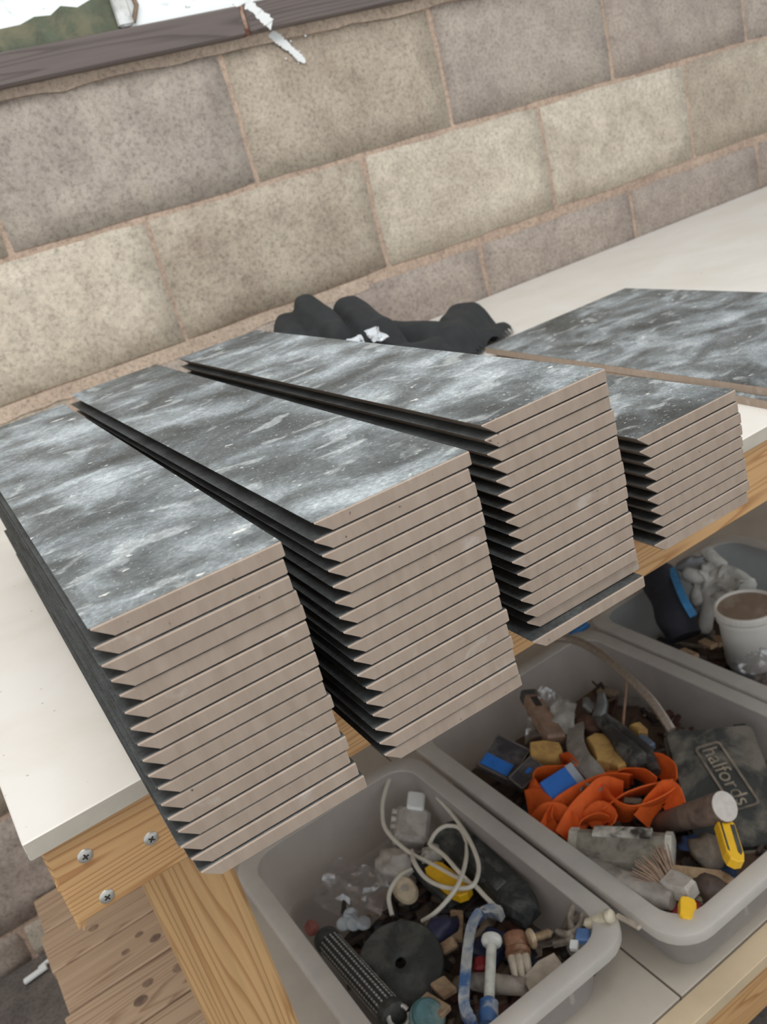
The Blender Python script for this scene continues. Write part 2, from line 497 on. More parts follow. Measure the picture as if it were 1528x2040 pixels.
# timber ledge under the window, two lengths butted together
def ledge(x0, x1, z0, z1, label):
    return tag(MB().box((x0, -0.032, z0), (x1, 0.006, z1), ch=0.003).build('timber_ledge', M['old_wood'], wall), label)
ledge(-0.9, 0.498, 0.5785, 0.6245, 'dark weathered timber ledge, left length')
l2 = ledge(0.507, 1.5, 0.5805, 0.6265, 'dark weathered timber ledge, right length')
MB().box((0.4985, -0.026, 0.579), (0.5065, 0.004, 0.624)).build('gap_filler', plain('rust_gap', rgb(110, 66, 52), 0.8, dirt=rgb(190, 160, 140)), wall)

win = empty('window_1', (0.0, 0.0, 0.6245), 'whitewashed window behind a dark timber ledge', kind='structure')
wp = NT('whitewash'); v_ = wp.coords(rnd=False)
c_ = wp.ramp(wp.noise(v_, 16, 6, 0.65, 1.2), [(0.28, rgb(190, 198, 196)), (0.4, rgb(236, 241, 240)), (1, rgb(240, 244, 243))])
scr = wp.ramp(wp.noise(v_, 60, 3, 0.6, 2.5), [(0.27, rgb(120, 128, 120)), (0.31, W1)])
c_ = wp.mix(1.0, c_, scr, 'MULTIPLY'); wp.fin(c_, 0.4)
wp.link(c_, wp.b.inputs['Emission Color']); wp.b.inputs['Emission Strength'].default_value = 0.15
M['whitewash'] = wp.m
MB().box((-0.9, -0.0105, 0.626), (0.86, -0.004, 1.25)).build('window_pane', M['whitewash'], win)
pp = [(-0.62, 0.612), (-0.62, 0.66), (-0.2, 0.655), (0.02, 0.652), (0.1, 0.658), (0.14, 0.659), (0.165, 0.666), (0.19, 0.664), (0.21, 0.674), (0.235, 0.668), (0.262, 0.676), (0.292, 0.671), (0.3, 0.645), (0.3, 0.612)]
pm = Matrix(((1, 0, 0, 0), (0, 0, -1, 0), (0, 1, 0, 0), (0, 0, 0, 1)))
pp2 = [(x, max(z, 0.6265)) for x, z in pp]
MB().prism(list(reversed(pp2)), 0.0108, 0.0122, pm).build('bare_patch', plain('olive_pane', rgb(86, 92, 72), 0.4, var=0.35, scale=30, dirt=rgb(116, 112, 88)), win)
MB().box((0.288, -0.03, 0.6265), (0.312, -0.0125, 1.25), ch=0.004).build('glazing_bar', plain('grey_bar', rgb(196, 196, 192), 0.5, dirt=rgb(226, 228, 226)), win)
MB().tube([(0.315, -0.016, 0.632), (0.328, -0.018, 0.655), (0.322, -0.017, 0.70), (0.33, -0.016, 0.8)], 0.004, 6).build('bar_edge', plain('rust_bar', rgb(132, 112, 92), 0.7), win)

# white paint streak that runs over the ledge and down the blocks
def streak(pts, wds, y, t, parent):
    r = random.Random(len(pts)); P2 = []; W2 = []
    for i in range(len(pts) - 1):
        for k in range(6):
            f = k / 6
            P2.append((pts[i][0] * (1 - f) + pts[i + 1][0] * f + r.uniform(-.0006, .0006), pts[i][1] * (1 - f) + pts[i + 1][1] * f + r.uniform(-.0004, .0004)))
            W2.append((wds[i] * (1 - f) + wds[i + 1] * f) * r.uniform(.72, 1.15))
    pts, wds = P2, W2
    b = MB(); n = len(pts); vs = []
    for i, ((x, z), w) in enumerate(zip(pts, wds)):
        dx = pts[min(i + 1, n - 1)][0] - pts[max(i - 1, 0)][0]; dzz = pts[min(i + 1, n - 1)][1] - pts[max(i - 1, 0)][1]
        L = math.hypot(dx, dzz); nx, nz = -dzz / L * w / 2, dx / L * w / 2
        vs += [(x - nx, y, z - nz), (x + nx, y, z + nz), (x + nx, y + t, z + nz), (x - nx, y + t, z - nz)]
    fs = [(0, 1, 2, 3), (4 * n - 1, 4 * n - 2, 4 * n - 3, 4 * n - 4)]
    for i in range(n - 1):
        for k in range(4):
            k2 = (k + 1) % 4; fs.append((4 * i + k2, 4 * i + k, 4 * i + 4 + k, 4 * i + 4 + k2))
    return b.add(vs, fs).build('paint_streak', M['white_paint'], parent)
streak([(0.512, 0.6265), (0.522, 0.617), (0.531, 0.605), (0.542, 0.594), (0.549, 0.585)], [.020, .017, .018, .022, .018], -0.0328, 0.001, wall)
streak([(0.556, 0.5775), (0.568, 0.566), (0.582, 0.551), (0.592, 0.54), (0.602, 0.528), (0.609, 0.518)], [.014, .018, .013, .011, .013, .004], -0.0045, 0.003, wall)

r_ = random.Random(2)
for k in range(9):
    x, z = 0.585 + r_.uniform(-.012, .04), 0.545 + r_.uniform(-.04, .02); s_ = r_.uniform(.0012, .003)
    MB().lathe([(s_, 0), (s_ * .8, .0012), (0, .0014)], zframe((x, -.0006, z), (x, -.01, z)), 8).build('paint_drip', M['white_paint'], wall)

# ================================================================== WORKBENCH
BX0, BX1, BY = -0.316, 2.3, -1.010
bench = empty('workbench', (0.3, -0.55, FLOOR), 'long workbench with a white board top and pine frame against the block wall', 'workbench')
wt = MB().box((BX0, BY, -0.0150), (BX1, -0.004, 0.0), ch=0.0008).build('worktop', M['board_white'], bench)
tag(wt, 'white faced board worktop')
MB().box((BX0 + .0003, BY - .0004, -0.0146), (BX1, BY + .001, -0.0009)).build('board_edge', M['board_edge'], wt)
MB().box((BX0 - .0004, BY + .001, -0.0146), (BX0 + .001, -0.005, -0.0009)).build('board_edge', M['board_edge'], wt)
rail = MB().box((-0.309, BY + 0.004, -0.086), (BX1, BY + 0.044, -0.0155), ch=0.0022).build('front_rail', M['pine'], bench)
# torn fibres at the sawn end of the rail
b = MB()
for i, (x, z, l, w) in enumerate(((-0.3085, -0.085, .005, .003), (-0.3075, -0.080, .003, .005), (-0.309, -0.05, .002, .010), (-0.306, -0.0855, .008, .001))):
    b.add([(x, BY + .006, z + w), (x, BY + .02, z + w), (x + .005, BY + .006, z), (x - .001, BY + .005, z - l * .9)], [(0, 1, 2), (0, 2, 3), (1, 3, 2), (0, 3, 1)])
b.build('splinter', M['pine'], rail)
MB().box((-0.309, BY + 0.044, -0.086), (-0.269, -0.03, -0.0155), ch=0.002).build('side_rail', M['pine'], bench)
MB().box((-0.269, -0.045, -0.086), (BX1, -0.006, -0.0155), ch=0.002).build('back_rail', M['pine'], bench)
MB().box((-0.255, BY + 0.0445, FLOOR), (-0.186, BY + 0.114, -0.0155), ch=0.003).build('leg', M['pine_leg'], bench)
MB().box((1.6, BY + 0.0445, FLOOR), (1.67, BY + 0.114, -0.0155), ch=0.003).build('leg', M['pine_leg'], bench)
for (x, z, a) in ((-0.284, -0.036, .2), (-0.239, -0.052, .9), (-0.283, -0.076, .5)):
    m = zframe((x, BY + 0.0042, z), (x, BY - 0.01, z))
    s = MB().lathe([(0.0056, 0), (0.0056, 0.0006), (0.0050, 0.0013), (0.0036, 0.0019), (0.0016, 0.0021), (0.0, 0.0021)], m, 20).build('screw_head', M['steel'], rail, smooth=True)
    b = MB()
    for q in (a, a + math.pi / 2):
        r = m @ Matrix.Rotation(q, 4, 'Z'); b.box((-0.0025, -0.0006, 0.0012), (0.0025, 0.0006, 0.00225), r)
    b.lathe([(0.0012, .0012), (0.0012, .0023)], m, 8)
    b.build('drive_recess', M['dark_recess'], s)
# lower shelf of the bench
SH = -0.68
MB().box((-0.18, -0.9775, SH - .018), (0.2455, -0.03, SH), ch=.0008).build('shelf_board', M['shelf'], bench)
MB().box((0.2485, -0.9775, SH - .018), (1.59, -0.03, SH), ch=.0008).build('shelf_board', M['shelf'], bench)
MB().box((-0.18, -1.012, SH - .018), (1.59, -0.9805, SH), ch=.0008).build('shelf_board', M['shelf_front'], bench)
MB().box((-0.255, -1.009, SH - .088), (1.67, -0.9665, SH - .0185), ch=.002).build('shelf_rail', M['pine'], bench)

# ================================================================== PALLET on the floor
pal = empty('wooden_pallet', (-0.1, -0.4, FLOOR), 'worn slatted wooden pallet on the floor below the bench end', 'pallet')
PT = -0.74
for i in range(7):
    y1 = -0.006 - 0.105 * i
    r = random.Random(i)
    b = MB().box((-0.408 + r.uniform(-.004, .004) - .003 * i, y1 - 0.101, PT - .018), (0.55, y1, PT + r.uniform(-.001, .001)), ch=.002)
    pl = b.build('plank', M['pallet'], pal)
for y in (-0.06, -0.36, -0.66):
    MB().box((-0.40, y - .05, FLOOR + .02), (0.55, y + .05, PT - .0185), ch=.002).build('bearer', M['pallet'], pal)
for x in (-0.38, 0.1, 0.52):
    MB().box((x - .04, -0.72, FLOOR), (x + .04, -0.01, FLOOR + .0195), ch=.002).build('base_board', M['pallet'], pal)
b = MB()
dark = plain('nail_hole', rgb(146, 120, 100), 0.9, dirt=rgb(112, 92, 78))
for i, (x, y, rr) in enumerate(((-.33, -.17, .007), (-.30, -.27, .006), (-.29, -.36, .007), (-.27, -.25, .006), (-.24, -.37, .008), (-.25, -.28, .008), (-.20, -.31, .009), (-.31, -.385, .009))):
    MB().lathe([(rr, PT - .001), (rr, PT + .0012), (rr * .5, PT + .0016), (0, PT + .0016)], Matrix.Translation((x, y, 0)) @ Matrix.Scale(1.3, 4, (1, 0, 0)), 12).build('knot', dark, pal)

# thin pale offcut on the floor by the pallet
st = MB()
st.beam((-0.4763, -0.0510, -0.8520), (-0.4319, -0.0534, -0.8460), 0.010, 0.007, ch=.001)
st.beam((-0.4463, -0.0399, -0.8520), (-0.4254, -0.0420, -0.8460), 0.006, 0.006, ch=.001)
tag(st.build('wood_offcut', M['white_paint']), 'thin pale offcut leaning beside the pallet end on the floor', 'offcut')

# ================================================================== TILES
ORD = ['top', 'second', 'third', 'fourth', 'fifth', 'sixth', 'seventh', 'eighth', 'ninth', 'tenth', 'eleventh', 'twelfth', 'thirteenth', 'fourteenth', 'fifteenth', 'sixteenth', 'bottom']
T = 0.0101; PITCH = 0.01056; WID = 0.114; GL = 0.0005
def strip_meshes(L, mitre=True, gmat='glaze_clean_shaded'):
    """long porcelain strip: left edge mitred back underneath; origin at front right bottom corner"""
    k = 0.0009
    zb, zt = 0.0, T - GL
    cut = 0.0104 if mitre else 0.0012
    tip = 0.0009
    # section in x-z, counter-clockwise seen from the front
    sec = [(-WID + cut + tip, zb), (-k, zb), (0, k), (0, zt), (-WID + tip, zt)] if mitre else [(-WID + k, zb), (-k, zb), (0, k), (0, zt), (-WID, zt), (-WID, k)]
    gsec = [(-WID + (tip if mitre else 0), zt), (0, zt), (0, T - .0003), (-.0003, T), (-WID + .0003, T), (-WID, T - .0002)]
    def ext(s, rings):
        n = len(s); vs = []; fs = []
        for y, lo, hi in rings: vs += [(x, y, min(max(z, lo), hi)) for x, z in s]
        for j in range(len(rings) - 1):
            for i in range(n):
                k_ = (i + 1) % n; fs.append((j * n + k_, j * n + i, (j + 1) * n + i, (j + 1) * n + k_))
        m = len(rings) * n
        fs += [tuple(range(n)), tuple(range(m - 1, m - n - 1, -1))]
        return vs, fs
    out = []
    for s, nm, mt in ((sec, 'tile_body', M['body']), (gsec, 'glazed_face', M[gmat])):
        # front arrises of the body are worn: a narrow chamfer top and bottom
        if nm == 'tile_body': vs, fs = ext(s, [(0, .0005, zt - .0008), (.0008, -1, 1), (L, -1, 1)])
        else: vs, fs = ext(s, [(.0009, -1, T - .0002), (.0012, -1, 1), (L, -1, 1)])
        me = bpy.data.meshes.new(nm); me.from_pydata(vs, [], fs); me.validate(); me.materials.append(mt); me.update()
        out.append(me)
    return out
def place_strip(meshes, loc, rz, tilt, label, group):
    o = bpy.data.objects.new('tile_strip', meshes[0]); COL.objects.link(o)
    g = bpy.data.objects.new('glazed_face', meshes[1]); COL.objects.link(g); g.parent = o
    o.location = loc; o.rotation_euler = (tilt, 0, rz)
    tag(o, label, 'tile', group)
    return o
stacks = [
    ('front-left stack nearest the bench corner', 'cut tile strips in the front-left stack', 17, (-0.1215, -1.1515), -2.3, 0.668, 11),
    ('second stack from the left', 'cut tile strips in the second stack', 17, (0.0155, -1.1515), -1.9, 0.708, 12),
    ('third stack from the left', 'cut tile strips in the third stack', 17, (0.1655, -1.123), -1.3, 0.662, 13),
    ('short fourth stack at the right', 'cut tile strips in the short right stack', 10, (0.3185, -1.106), -1.4, 0.66, 14)]
for where, group, n, (x, y), rz, L, seed in stacks:
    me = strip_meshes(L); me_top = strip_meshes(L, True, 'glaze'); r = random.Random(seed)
    for i in range(n):                       # i counts up from the bench
        k = n - 1 - i
        word = 'top' if k == 0 else ('bottom' if i == 0 else ORD[k])
        jx, jy, ja = r.uniform(-.0017, .0017), r.uniform(-.0006, .0006), r.uniform(-.09, .09)
        z = i * PITCH
        lab = 'dark grey mitred tile strip, %s %s of the %s' % (word, '' if word in ('top', 'bottom') else 'from top', where)
        lab = lab.replace('  ', ' ')
        if seed == 13 and i == 0: jx, jy, ja = -.004, -.007, .3
        if seed == 13 and i == 1: jy = .002
        if seed == 11 and i == 0: jx, jy = .0035, -.0025
        if seed == 11 and i == 1: jx, jy = .0015, -.001
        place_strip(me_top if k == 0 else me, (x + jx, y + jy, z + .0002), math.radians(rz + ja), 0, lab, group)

# two full-size slate tiles lying on the board at the right
def slab(label, pts, z0):
    c = Vector((sum(p[0] for p in pts) / 4, sum(p[1] for p in pts) / 4, z0))
    o = MB().prism(pts, z0, z0 + T - GL).build('floor_tile', M['body'], origin=tuple(c))
    tag(o, label, 'tile', 'full-size tiles on the bench')
    g = MB().prism(pts, z0 + T - GL, z0 + T, inset=.0006).build('glazed_face', M['glaze'], o)
    return o
def quad(c, ux, L, Wd):
    """corner c (back-left), ux = angle of the length direction from -Y"""
    a = math.radians(ux); f = Vector((math.sin(a), -math.cos(a))); s = Vector((math.cos(a), math.sin(a)))
    c = Vector(c); return [tuple(c), tuple(c + f * L), tuple(c + f * L + s * Wd), tuple(c + s * Wd)]
slab('large grey slate-look tile lying under another at the right of the bench', [(0.580, -0.424), (0.5065, -1.005), (0.826, -1.02), (0.880, -0.426)], 0.0002)
slab('large grey slate-look tile lying on top at the right of the bench', [(0.5665, -0.416), (0.5175, -1.005), (0.834, -1.03), (0.8829, -0.418)], 0.0002 + PITCH)

# ================================================================== BLACK CLOTH on the bench behind the stacks
def seg_d(px, py, a, b):
    ax, ay = a; bx, by = b; dx, dy = bx - ax, by - ay; L = dx * dx + dy * dy
    t = max(0, min(1, ((px - ax) * dx + (py - ay) * dy) / L)); qx, qy = ax + t * dx, ay + t * dy
    return math.hypot(px - qx, py - qy), t
ridges = [  # (a, b, height a, height b, width)
    ((0.27, -0.26), (0.33, -0.30), .115, .12, .040), ((0.30, -0.30), (0.345, -0.20), .125, .145, .040), ((0.375, -0.22), (0.355, -0.33), .166, .13, .036),
    ((0.44, -0.24), (0.42, -0.34), .140, .115, .046), ((0.40, -0.39), (0.50, -0.37), .075, .055, .035), ((0.50, -0.25), (0.55, -0.34), .082, .062, .045),
    ((0.57, -0.33), (0.655, -0.25), .058, .062, .040), ((0.62, -0.35), (0.672, -0.31), .030, .022, .022)]
NX, NY = 90, 50; X0, X1, Y0, Y1 = 0.21, 0.70, -0.43, -0.12
vs = []
for j in range(NY + 1):
    for i in range(NX + 1):
        x = X0 + (X1 - X0) * i / NX; y = Y0 + (Y1 - Y0) * j / NY
        wx = x + .010 * noise.noise(Vector((x * 14, y * 14, 3))); wy = y + .010 * noise.noise(Vector((x * 14, y * 14, 9)))
        h = 0
        for a, b_, ha, hb, w in ridges:
            d, t = seg_d(wx, wy, a, b_); h = max(h, (ha + (hb - ha) * t) * math.exp(-(d / (w * 1.12)) ** 4))
        h += .004 * noise.noise(Vector((x * 28, y * 28, 1))) * min(1, h / .03)
        vs.append((x, y, h))
keep = [v[2] > .009 for v in vs]; fs = []; w = NX + 1
for j in range(NY):
    for i in range(NX):
        f = (j * w + i, j * w + i + 1, (j + 1) * w + i + 1, (j + 1) * w + i)
        if sum(keep[q] for q in f) >= 3: fs.append(f)
used = sorted({q for f in fs for q in f}); mp = {q: k for k, q in enumerate(used)}
cl = MB(); cl.add([(vs[q][0], vs[q][1], vs[q][2] if keep[q] else .0015) for q in used], [tuple(mp[q] for q in f) for f in fs])
# curled flap at the right end
cl.ribbon([(0.585, -0.335, .022), (0.63, -0.318, .026), (0.655, -0.312, .010), (0.678, -0.305, .004)], (0.2, 0.9, 0.5), 0.05, .004)
tag(cl.build('crumpled_cloth', M['black_cloth'], smooth='all'), 'crumpled black cloth lying on the bench behind the tile stacks', 'cloth')

foil = plain('bright_foil', rgb(225, 228, 230), 0.18, 0.85, var=0.1)
def scrap(x, y, s, seed, label):
    b = MB().sheet((x - .020 * s, y - .012 * s, .088), (x + .020 * s, y - .012 * s, .086), (x + .020 * s, y + .008 * s, .106), (x - .020 * s, y + .008 * s, .108), 6, .010, 60, seed, .001)
    return tag(b.build('foil_scrap', foil), label, 'foil')
scrap(0.352, -0.395, 0.9, 2, 'crumpled shiny foil scrap on the black cloth, the brighter left one')
scrap(0.395, -0.385, 0.7, 5, 'small dull silver foil scrap on the black cloth, right one')

# ================================================================== STORAGE BOXES on the lower shelf
RIM = -0.57
def rr(x0, x1, y0, y1, r, z, n=7):
    out = []
    for cx, cy, a0 in ((x1 - r, y0 + r, -90), (x1 - r, y1 - r, 0), (x0 + r, y1 - r, 90), (x0 + r, y0 + r, 180)):
        for k in range(n + 1):
            a = math.radians(a0 + 90 * k / n); out.append((cx + r * math.cos(a), cy + r * math.sin(a), z))
    return out
def storage_box(label, x0, x1, y0, y1, mat, rimmat):
    e = empty('storage_box', ((x0 + x1) / 2, (y0 + y1) / 2, SH), label, 'storage box', 'translucent storage boxes on the lower shelf')
    def loft(rings, close=False, caps=(False, False)):
        n = len(rings[0]); vs = [v for r in rings for v in r]; fs = []
        m = len(rings)
        for j in range(m if close else m - 1):
            j2 = (j + 1) % m
            for i in range(n):
                i2 = (i + 1) % n; fs.append((j * n + i, j * n + i2, j2 * n + i2, j2 * n + i))
        if caps[0]: fs.append(tuple(range(n - 1, -1, -1)))
        if caps[1]: fs.append(tuple(range((m - 1) * n, m * n)))
        return MB().add(vs, fs)
    def ring(i, z, r0=.052): return rr(x0 + i, x1 - i, y0 + i, y1 - i, max(r0 - i * .4, .012), z)
    t = .0025
    prof = [(.046, SH + .0003), (.040, SH + .004), (.024, RIM - .004), (.024 + t, RIM - .004), (.040 + t, SH + .006), (.046 + t, SH + .0035)]
    loft([ring(i, z) for i, z in prof], caps=(True, True)).build('tub', mat, e, smooth=True)
    rp = [(.0265, RIM - .0035), (.0265, RIM - .0005), (.025, RIM), (.005, RIM), (.001, RIM - .002), (0, RIM - .005), (0, RIM - .016), (.0025, RIM - .016), (.0025, RIM - .0055), (.005, RIM - .0035)]
    loft([ring(i, z) for i, z in rp], close=True).build('rim', rimmat, e, smooth=True)
    for s in (0, 1):                                    # moulded ribs below the rim of each end
        for k in range(3):
            x = x0 + (x1 - x0) * (.3 + .2 * k); yy = y0 + .021 if s == 0 else y1 - .021
            MB().box((x - .003, yy - .003, RIM - .06), (x + .003, yy + .003, RIM - .0165), ch=.001).build('rib', mat, e)
    return e
storage_box('clear plastic storage box with clamp, black disc and cable, beside the bench leg', -0.116, 0.228, -0.946, -0.424, M['clear_box'], M['clear_rim'])
storage_box('clear plastic storage box holding the orange strap, in the middle', 0.238, 0.672, -1.006, -0.392, M['clear_box'], M['clear_rim'])
storage_box('blue-grey plastic storage box holding the white tub, at the right', 0.680, 1.10, -0.99, -0.372, M['blue_box'], M['clear_rim'])

# loose rubbish at the bottom of each box: nobody could count it
def island_mat(name, cols):
    t = NT(name); g = t.n('ShaderNodeNewGeometry')
    st = [(i / len(cols), c) for i, c in enumerate(cols)]
    col = t.ramp(g.outputs['Random Per Island'], st, 'CONSTANT')
    v = t.coords(); col = t.mix(0.6, col, t.ramp(t.noise(v, 90, 4), [(0.3, (.6, .6, .6, 1)), (0.7, (1.25, 1.25, 1.25, 1))]), 'MULTIPLY')
    return t.fin(col, 0.75)
M['junk'] = island_mat('mixed_rubbish', [rgb(76, 62, 52), rgb(54, 47, 43), rgb(100, 82, 68), rgb(66, 62, 60), rgb(118, 102, 86), rgb(44, 40, 40), rgb(88, 68, 54), rgb(110, 104, 98), rgb(58, 50, 45), rgb(80, 48, 40), rgb(146, 130, 112), rgb(58, 66, 80)])
def heap(x0, x1, y0, y1, zf, n, seed, label):
    r = random.Random(seed); b = MB()
    G = 16; vv = []; ff = []
    for j in range(G + 1):
        for i in range(G + 1):
            x = x0 + (x1 - x0) * i / G; y = y0 + (y1 - y0) * j / G
            vv.append((x, y, zf(x, y) - .008 + .006 * noise.noise(Vector((x * 40, y * 40, seed)))))
    for j in range(G):
        for i in range(G):
            a = j * (G + 1) + i; ff.append((a, a + 1, a + G + 2, a + G + 1))
    b.add(vv, ff)
    for k in range(n):
        x = r.uniform(x0, x1); y = r.uniform(y0, y1); z = zf(x, y) + r.uniform(-.006, .004)
        m = Matrix.Translation((x, y, z)) @ Matrix.Rotation(r.uniform(0, 6.3), 4, 'Z') @ Matrix.Rotation(r.uniform(-.6, .6), 4, 'X')
        s = r.uniform(.006, .016); q = r.random()
        if q < .4: b.box((-s * r.uniform(1, 3), -s * .6, -s * .25), (s * 1.4, s * .6, s * .3), m, ch=s * .08)
        elif q < .7: b.tube([m @ Vector((-s * 2.2, 0, 0)), m @ Vector((s * 2.2, 0, 0))], s * r.uniform(.2, .45), 8)
        else: b.lump(m.translation, (s, s * .8, s * .6), .5, 2, k, 8, 6)
    return tag(b.build('loose_rubbish', M['junk'], smooth=False), label, 'rubbish', kind='stuff')
def z1(x, y): return -0.655 + .018 * max(0, min(1, (-.62 - y) / .2)) + .012 * max(0, min(1, (x - .05) / .1))
heap(-0.052, 0.170, -0.895, -0.60, z1, 210, 4, 'dark brown mixed rubbish filling the box with the black disc')
def z2(x, y): return -0.640 + .012 * max(0, min(1, (-.55 - y) / .2))
heap(0.298, 0.612, -0.945, -0.47, z2, 190, 9, 'dark mixed rubbish under the orange strap')
heap(0.742, 1.04, -0.93, -0.44, lambda x, y: -0.652, 150, 15, 'dark brown rubbish under the white tub')

# ================================================================== THINGS IN THE NEAR BOX
rub = plain('black_rubber', rgb(52, 54, 52), 0.6, var=0.25, dirt=rgb(78, 78, 74))
c = Vector((-0.0065, -0.7436, -0.6070)); nrm = Vector((-.10, -.26, .96)).normalized(); m = zframe(c, c + nrm)
disc = MB()
seg = 40; prof = [(0.0075, -.0016), (0.056, -.0016), (0.0575, 0), (0.056, .0016), (0.022, .0016), (0.020, .0028), (0.0095, .0028), (0.0075, .0016)]
vv = []; ff = []
for r_, z_ in prof:
    for k in range(seg):
        a = 2 * math.pi * k / seg; vv.append(m @ Vector((r_ * math.cos(a), r_ * math.sin(a), z_)))
for i in range(len(prof)):
    i2 = (i + 1) % len(prof)
    for k in range(seg):
        k2 = (k + 1) % seg; ff.append((i * seg + k, i * seg + k2, i2 * seg + k2, i2 * seg + k))
disc.add(vv, ff)
dsc = tag(disc.build('backing_disc', rub, smooth=True), 'round black rubber backing disc with a centre hole', 'disc')

# black tool grip with rows of pale dashes
gm = NT('dashed_grip'); tc = gm.coords(rnd=False, which='UV')
a, b_ = (-0.0608, -0.6296, -0.6120), (-0.0570, -0.8069, -0.5980)
grip = empty('tool_grip', a, 'black patterned tubular grip lying along the near box side', 'grip')
MB().tube([a, b_], .0165, 20).build('sleeve', plain('grip_black', rgb(46, 48, 48), 0.6), grip, smooth=True)
fm = zframe(a, b_); Lg = (Vector(b_) - Vector(a)).length
rows = MB()
for k in range(14):
    an = 2 * math.pi * k / 14
    for s in range(26):
        z0_ = .012 + s * (Lg - .02) / 26 + (.003 if k % 2 else 0)
        rows.box((.0162, -.0012, z0_), (.0172, .0012, z0_ + .0034), fm @ Matrix.Rotation(an, 4, 'Z'))
rows.build('dash_rows', plain('grip_pale', rgb(168, 166, 158), 0.7), grip)
MB().lathe([(.0175, -.004), (.0185, 0), (.0185, .012), (.017, .014)], fm, 20).build('end_cap', rub, grip, smooth=True)
MB().lathe([(.0175, Lg - .01), (.0185, Lg - .006), (.0185, Lg + .004), (.014, Lg + .006)], fm, 20).build('end_cap', rub, grip, smooth=True)

# white cable in loose loops
cab = MB()
A_ = [(0.2123, -0.4257, -0.5800), (0.1773, -0.4462, -0.5820), (0.1471, -0.4691, -0.5880), (0.1257, -0.4936, -0.5940), (0.1097, -0.5275, -0.6000), (0.1100, -0.5846, -0.6040), (0.1193, -0.6322, -0.6020), (0.1288, -0.6855, -0.5980), (0.1356, -0.7235, -0.5920), (0.1343, -0.7523, -0.5920), (0.1362, -0.7809, -0.6000)]
B_ = [(0.2018, -0.5442, -0.5880), (0.1963, -0.5890, -0.5880), (0.1868, -0.6371, -0.5880), (0.1724, -0.6812, -0.5880), (0.1572, -0.7089, -0.5900), (0.1333, -0.7293, -0.5860), (0.1187, -0.7185, -0.5900), (0.1036, -0.6923, -0.5940), (0.0972, -0.6566, -0.5980), (0.1024, -0.6197, -0.5980), (0.1179, -0.5844, -0.6100)]
C_ = [(0.1407, -0.5999, -0.6060), (0.1558, -0.5947, -0.6000), (0.1697, -0.5952, -0.5960), (0.1810, -0.6030, -0.5940), (0.1875, -0.6239, -0.5920), (0.1750, -0.6556, -0.5940), (0.1480, -0.6870, -0.5920), (0.1152, -0.7146, -0.5860), (0.0914, -0.7175, -0.5940), (0.0704, -0.7146, -0.6020), (0.0544, -0.7039, -0.6120)]
D_ = [(0.0976, -0.6138, -0.6120), (0.0796, -0.6145, -0.6080), (0.0590, -0.6234, -0.6060), (0.0420, -0.6362, -0.6100), (0.0321, -0.6562, -0.6200)]
E_ = [(0.1399, -0.6081, -0.6000), (0.1406, -0.6445, -0.5960), (0.1345, -0.6892, -0.5900), (0.1358, -0.7138, -0.5960)]
for P_ in (A_, B_, C_, D_, E_): cab.tube(smooth_path(P_, 6), .0032, 8)
tag(cab.build('white_cable', plain('cable_white', rgb(214, 208, 194), 0.5, var=0.06), smooth=True), 'thin white cable coiled in loose loops over the near box', 'cable')

# long black plastic case along the right wall of the near box
blk = plain('black_plastic', rgb(46, 50, 50), 0.38, var=0.2, dirt=rgb(92, 94, 92))
a, b_ = (0.1779, -0.5917, -0.6160), (0.1627, -0.8079, -0.6060)
case = empty('black_case', a, 'long black plastic case with a ridged lid inside the near box', 'case')
fm = frame(a, b_, (-.25, 0, 1)); Lc = (Vector(b_) - Vector(a)).length
sec = [(-.027, -.018), (.027, -.018), (.027, .008), (.016, .019), (-.012, .019), (-.027, .010)]
bb = MB(); n = 6
rings = [(0, .9), (.004, 1), (Lc - .03, 1), (Lc, .55)]
vv = [fm @ Vector((x * s, y, z * (s if s > .8 else .8))) for y, s in rings for x, z in sec]; ff = [tuple(range(n)), tuple(range(4 * n - 1, 3 * n - 1, -1))]
for j in range(3):
    for i in range(n): i2 = (i + 1) % n; ff.append((j * n + i2, j * n + i, (j + 1) * n + i, (j + 1) * n + i2))
bb.add(vv, ff).build('case_body', blk, case)
MB().box((-.0285, .006, .0065), (.0285, Lc - .034, .0085), fm, ch=.0006).build('lid_seam', rub, case)
MB().box((-.008, .02, .0185), (.010, Lc - .05, .0205), fm, ch=.0008).build('lid_ridge', blk, case)

# G clamp with flaking blue paint
blue = plain('flaked_blue', rgb(58, 92, 138), 0.5, var=0.3, scale=50, dirt=rgb(178, 176, 168))
zc = -0.588
cp = [(0.1290, -0.7964, -0.5880), (0.1228, -0.7806, -0.5880), (0.1082, -0.7750, -0.5880), (0.0903, -0.7821, -0.5880), (0.0689, -0.8012, -0.5880), (0.0466, -0.8254, -0.5880), (0.0260, -0.8488, -0.5880), (0.0119, -0.8664, -0.5880), (0.0060, -0.8809, -0.5880), (0.0066, -0.8945, -0.5880)]
gc = empty('g_clamp', cp[-1], 'blue steel G clamp with flaking paint in the near box', 'clamp')
up = Vector((.05, -.35, .93))
bb = MB(); bb.ribbon(cp, tuple(up), .017, .010); bb.build('clamp_frame', blue, gc, smooth=True)
bb = MB(); P_ = smooth_path(cp, 5); bb.ribbon([tuple(p + up * .0085) for p in P_[2:-2:3]], tuple(up.cross(Vector((0, 1, 0)))), .013, .003); bb.build('flange', plain('flange_pale', rgb(176, 178, 176), 0.5, dirt=rgb(70, 104, 150)), gc, smooth=True)
s0, s1 = (0.0942, -0.8196, -0.5840), (0.0402, -0.8791, -0.5920); fm = zframe(s0, s1); Ls = (Vector(s1) - Vector(s0)).length
pr = []
for k in range(int(Ls / .0016)):
    pr += [(.0056, k * .0016), (.0066, k * .0016 + .0008)]
MB().lathe(pr, fm, 14).build('clamp_screw', plain('screw_pale', rgb(206, 204, 194), 0.5, 0.1), gc, smooth=True)
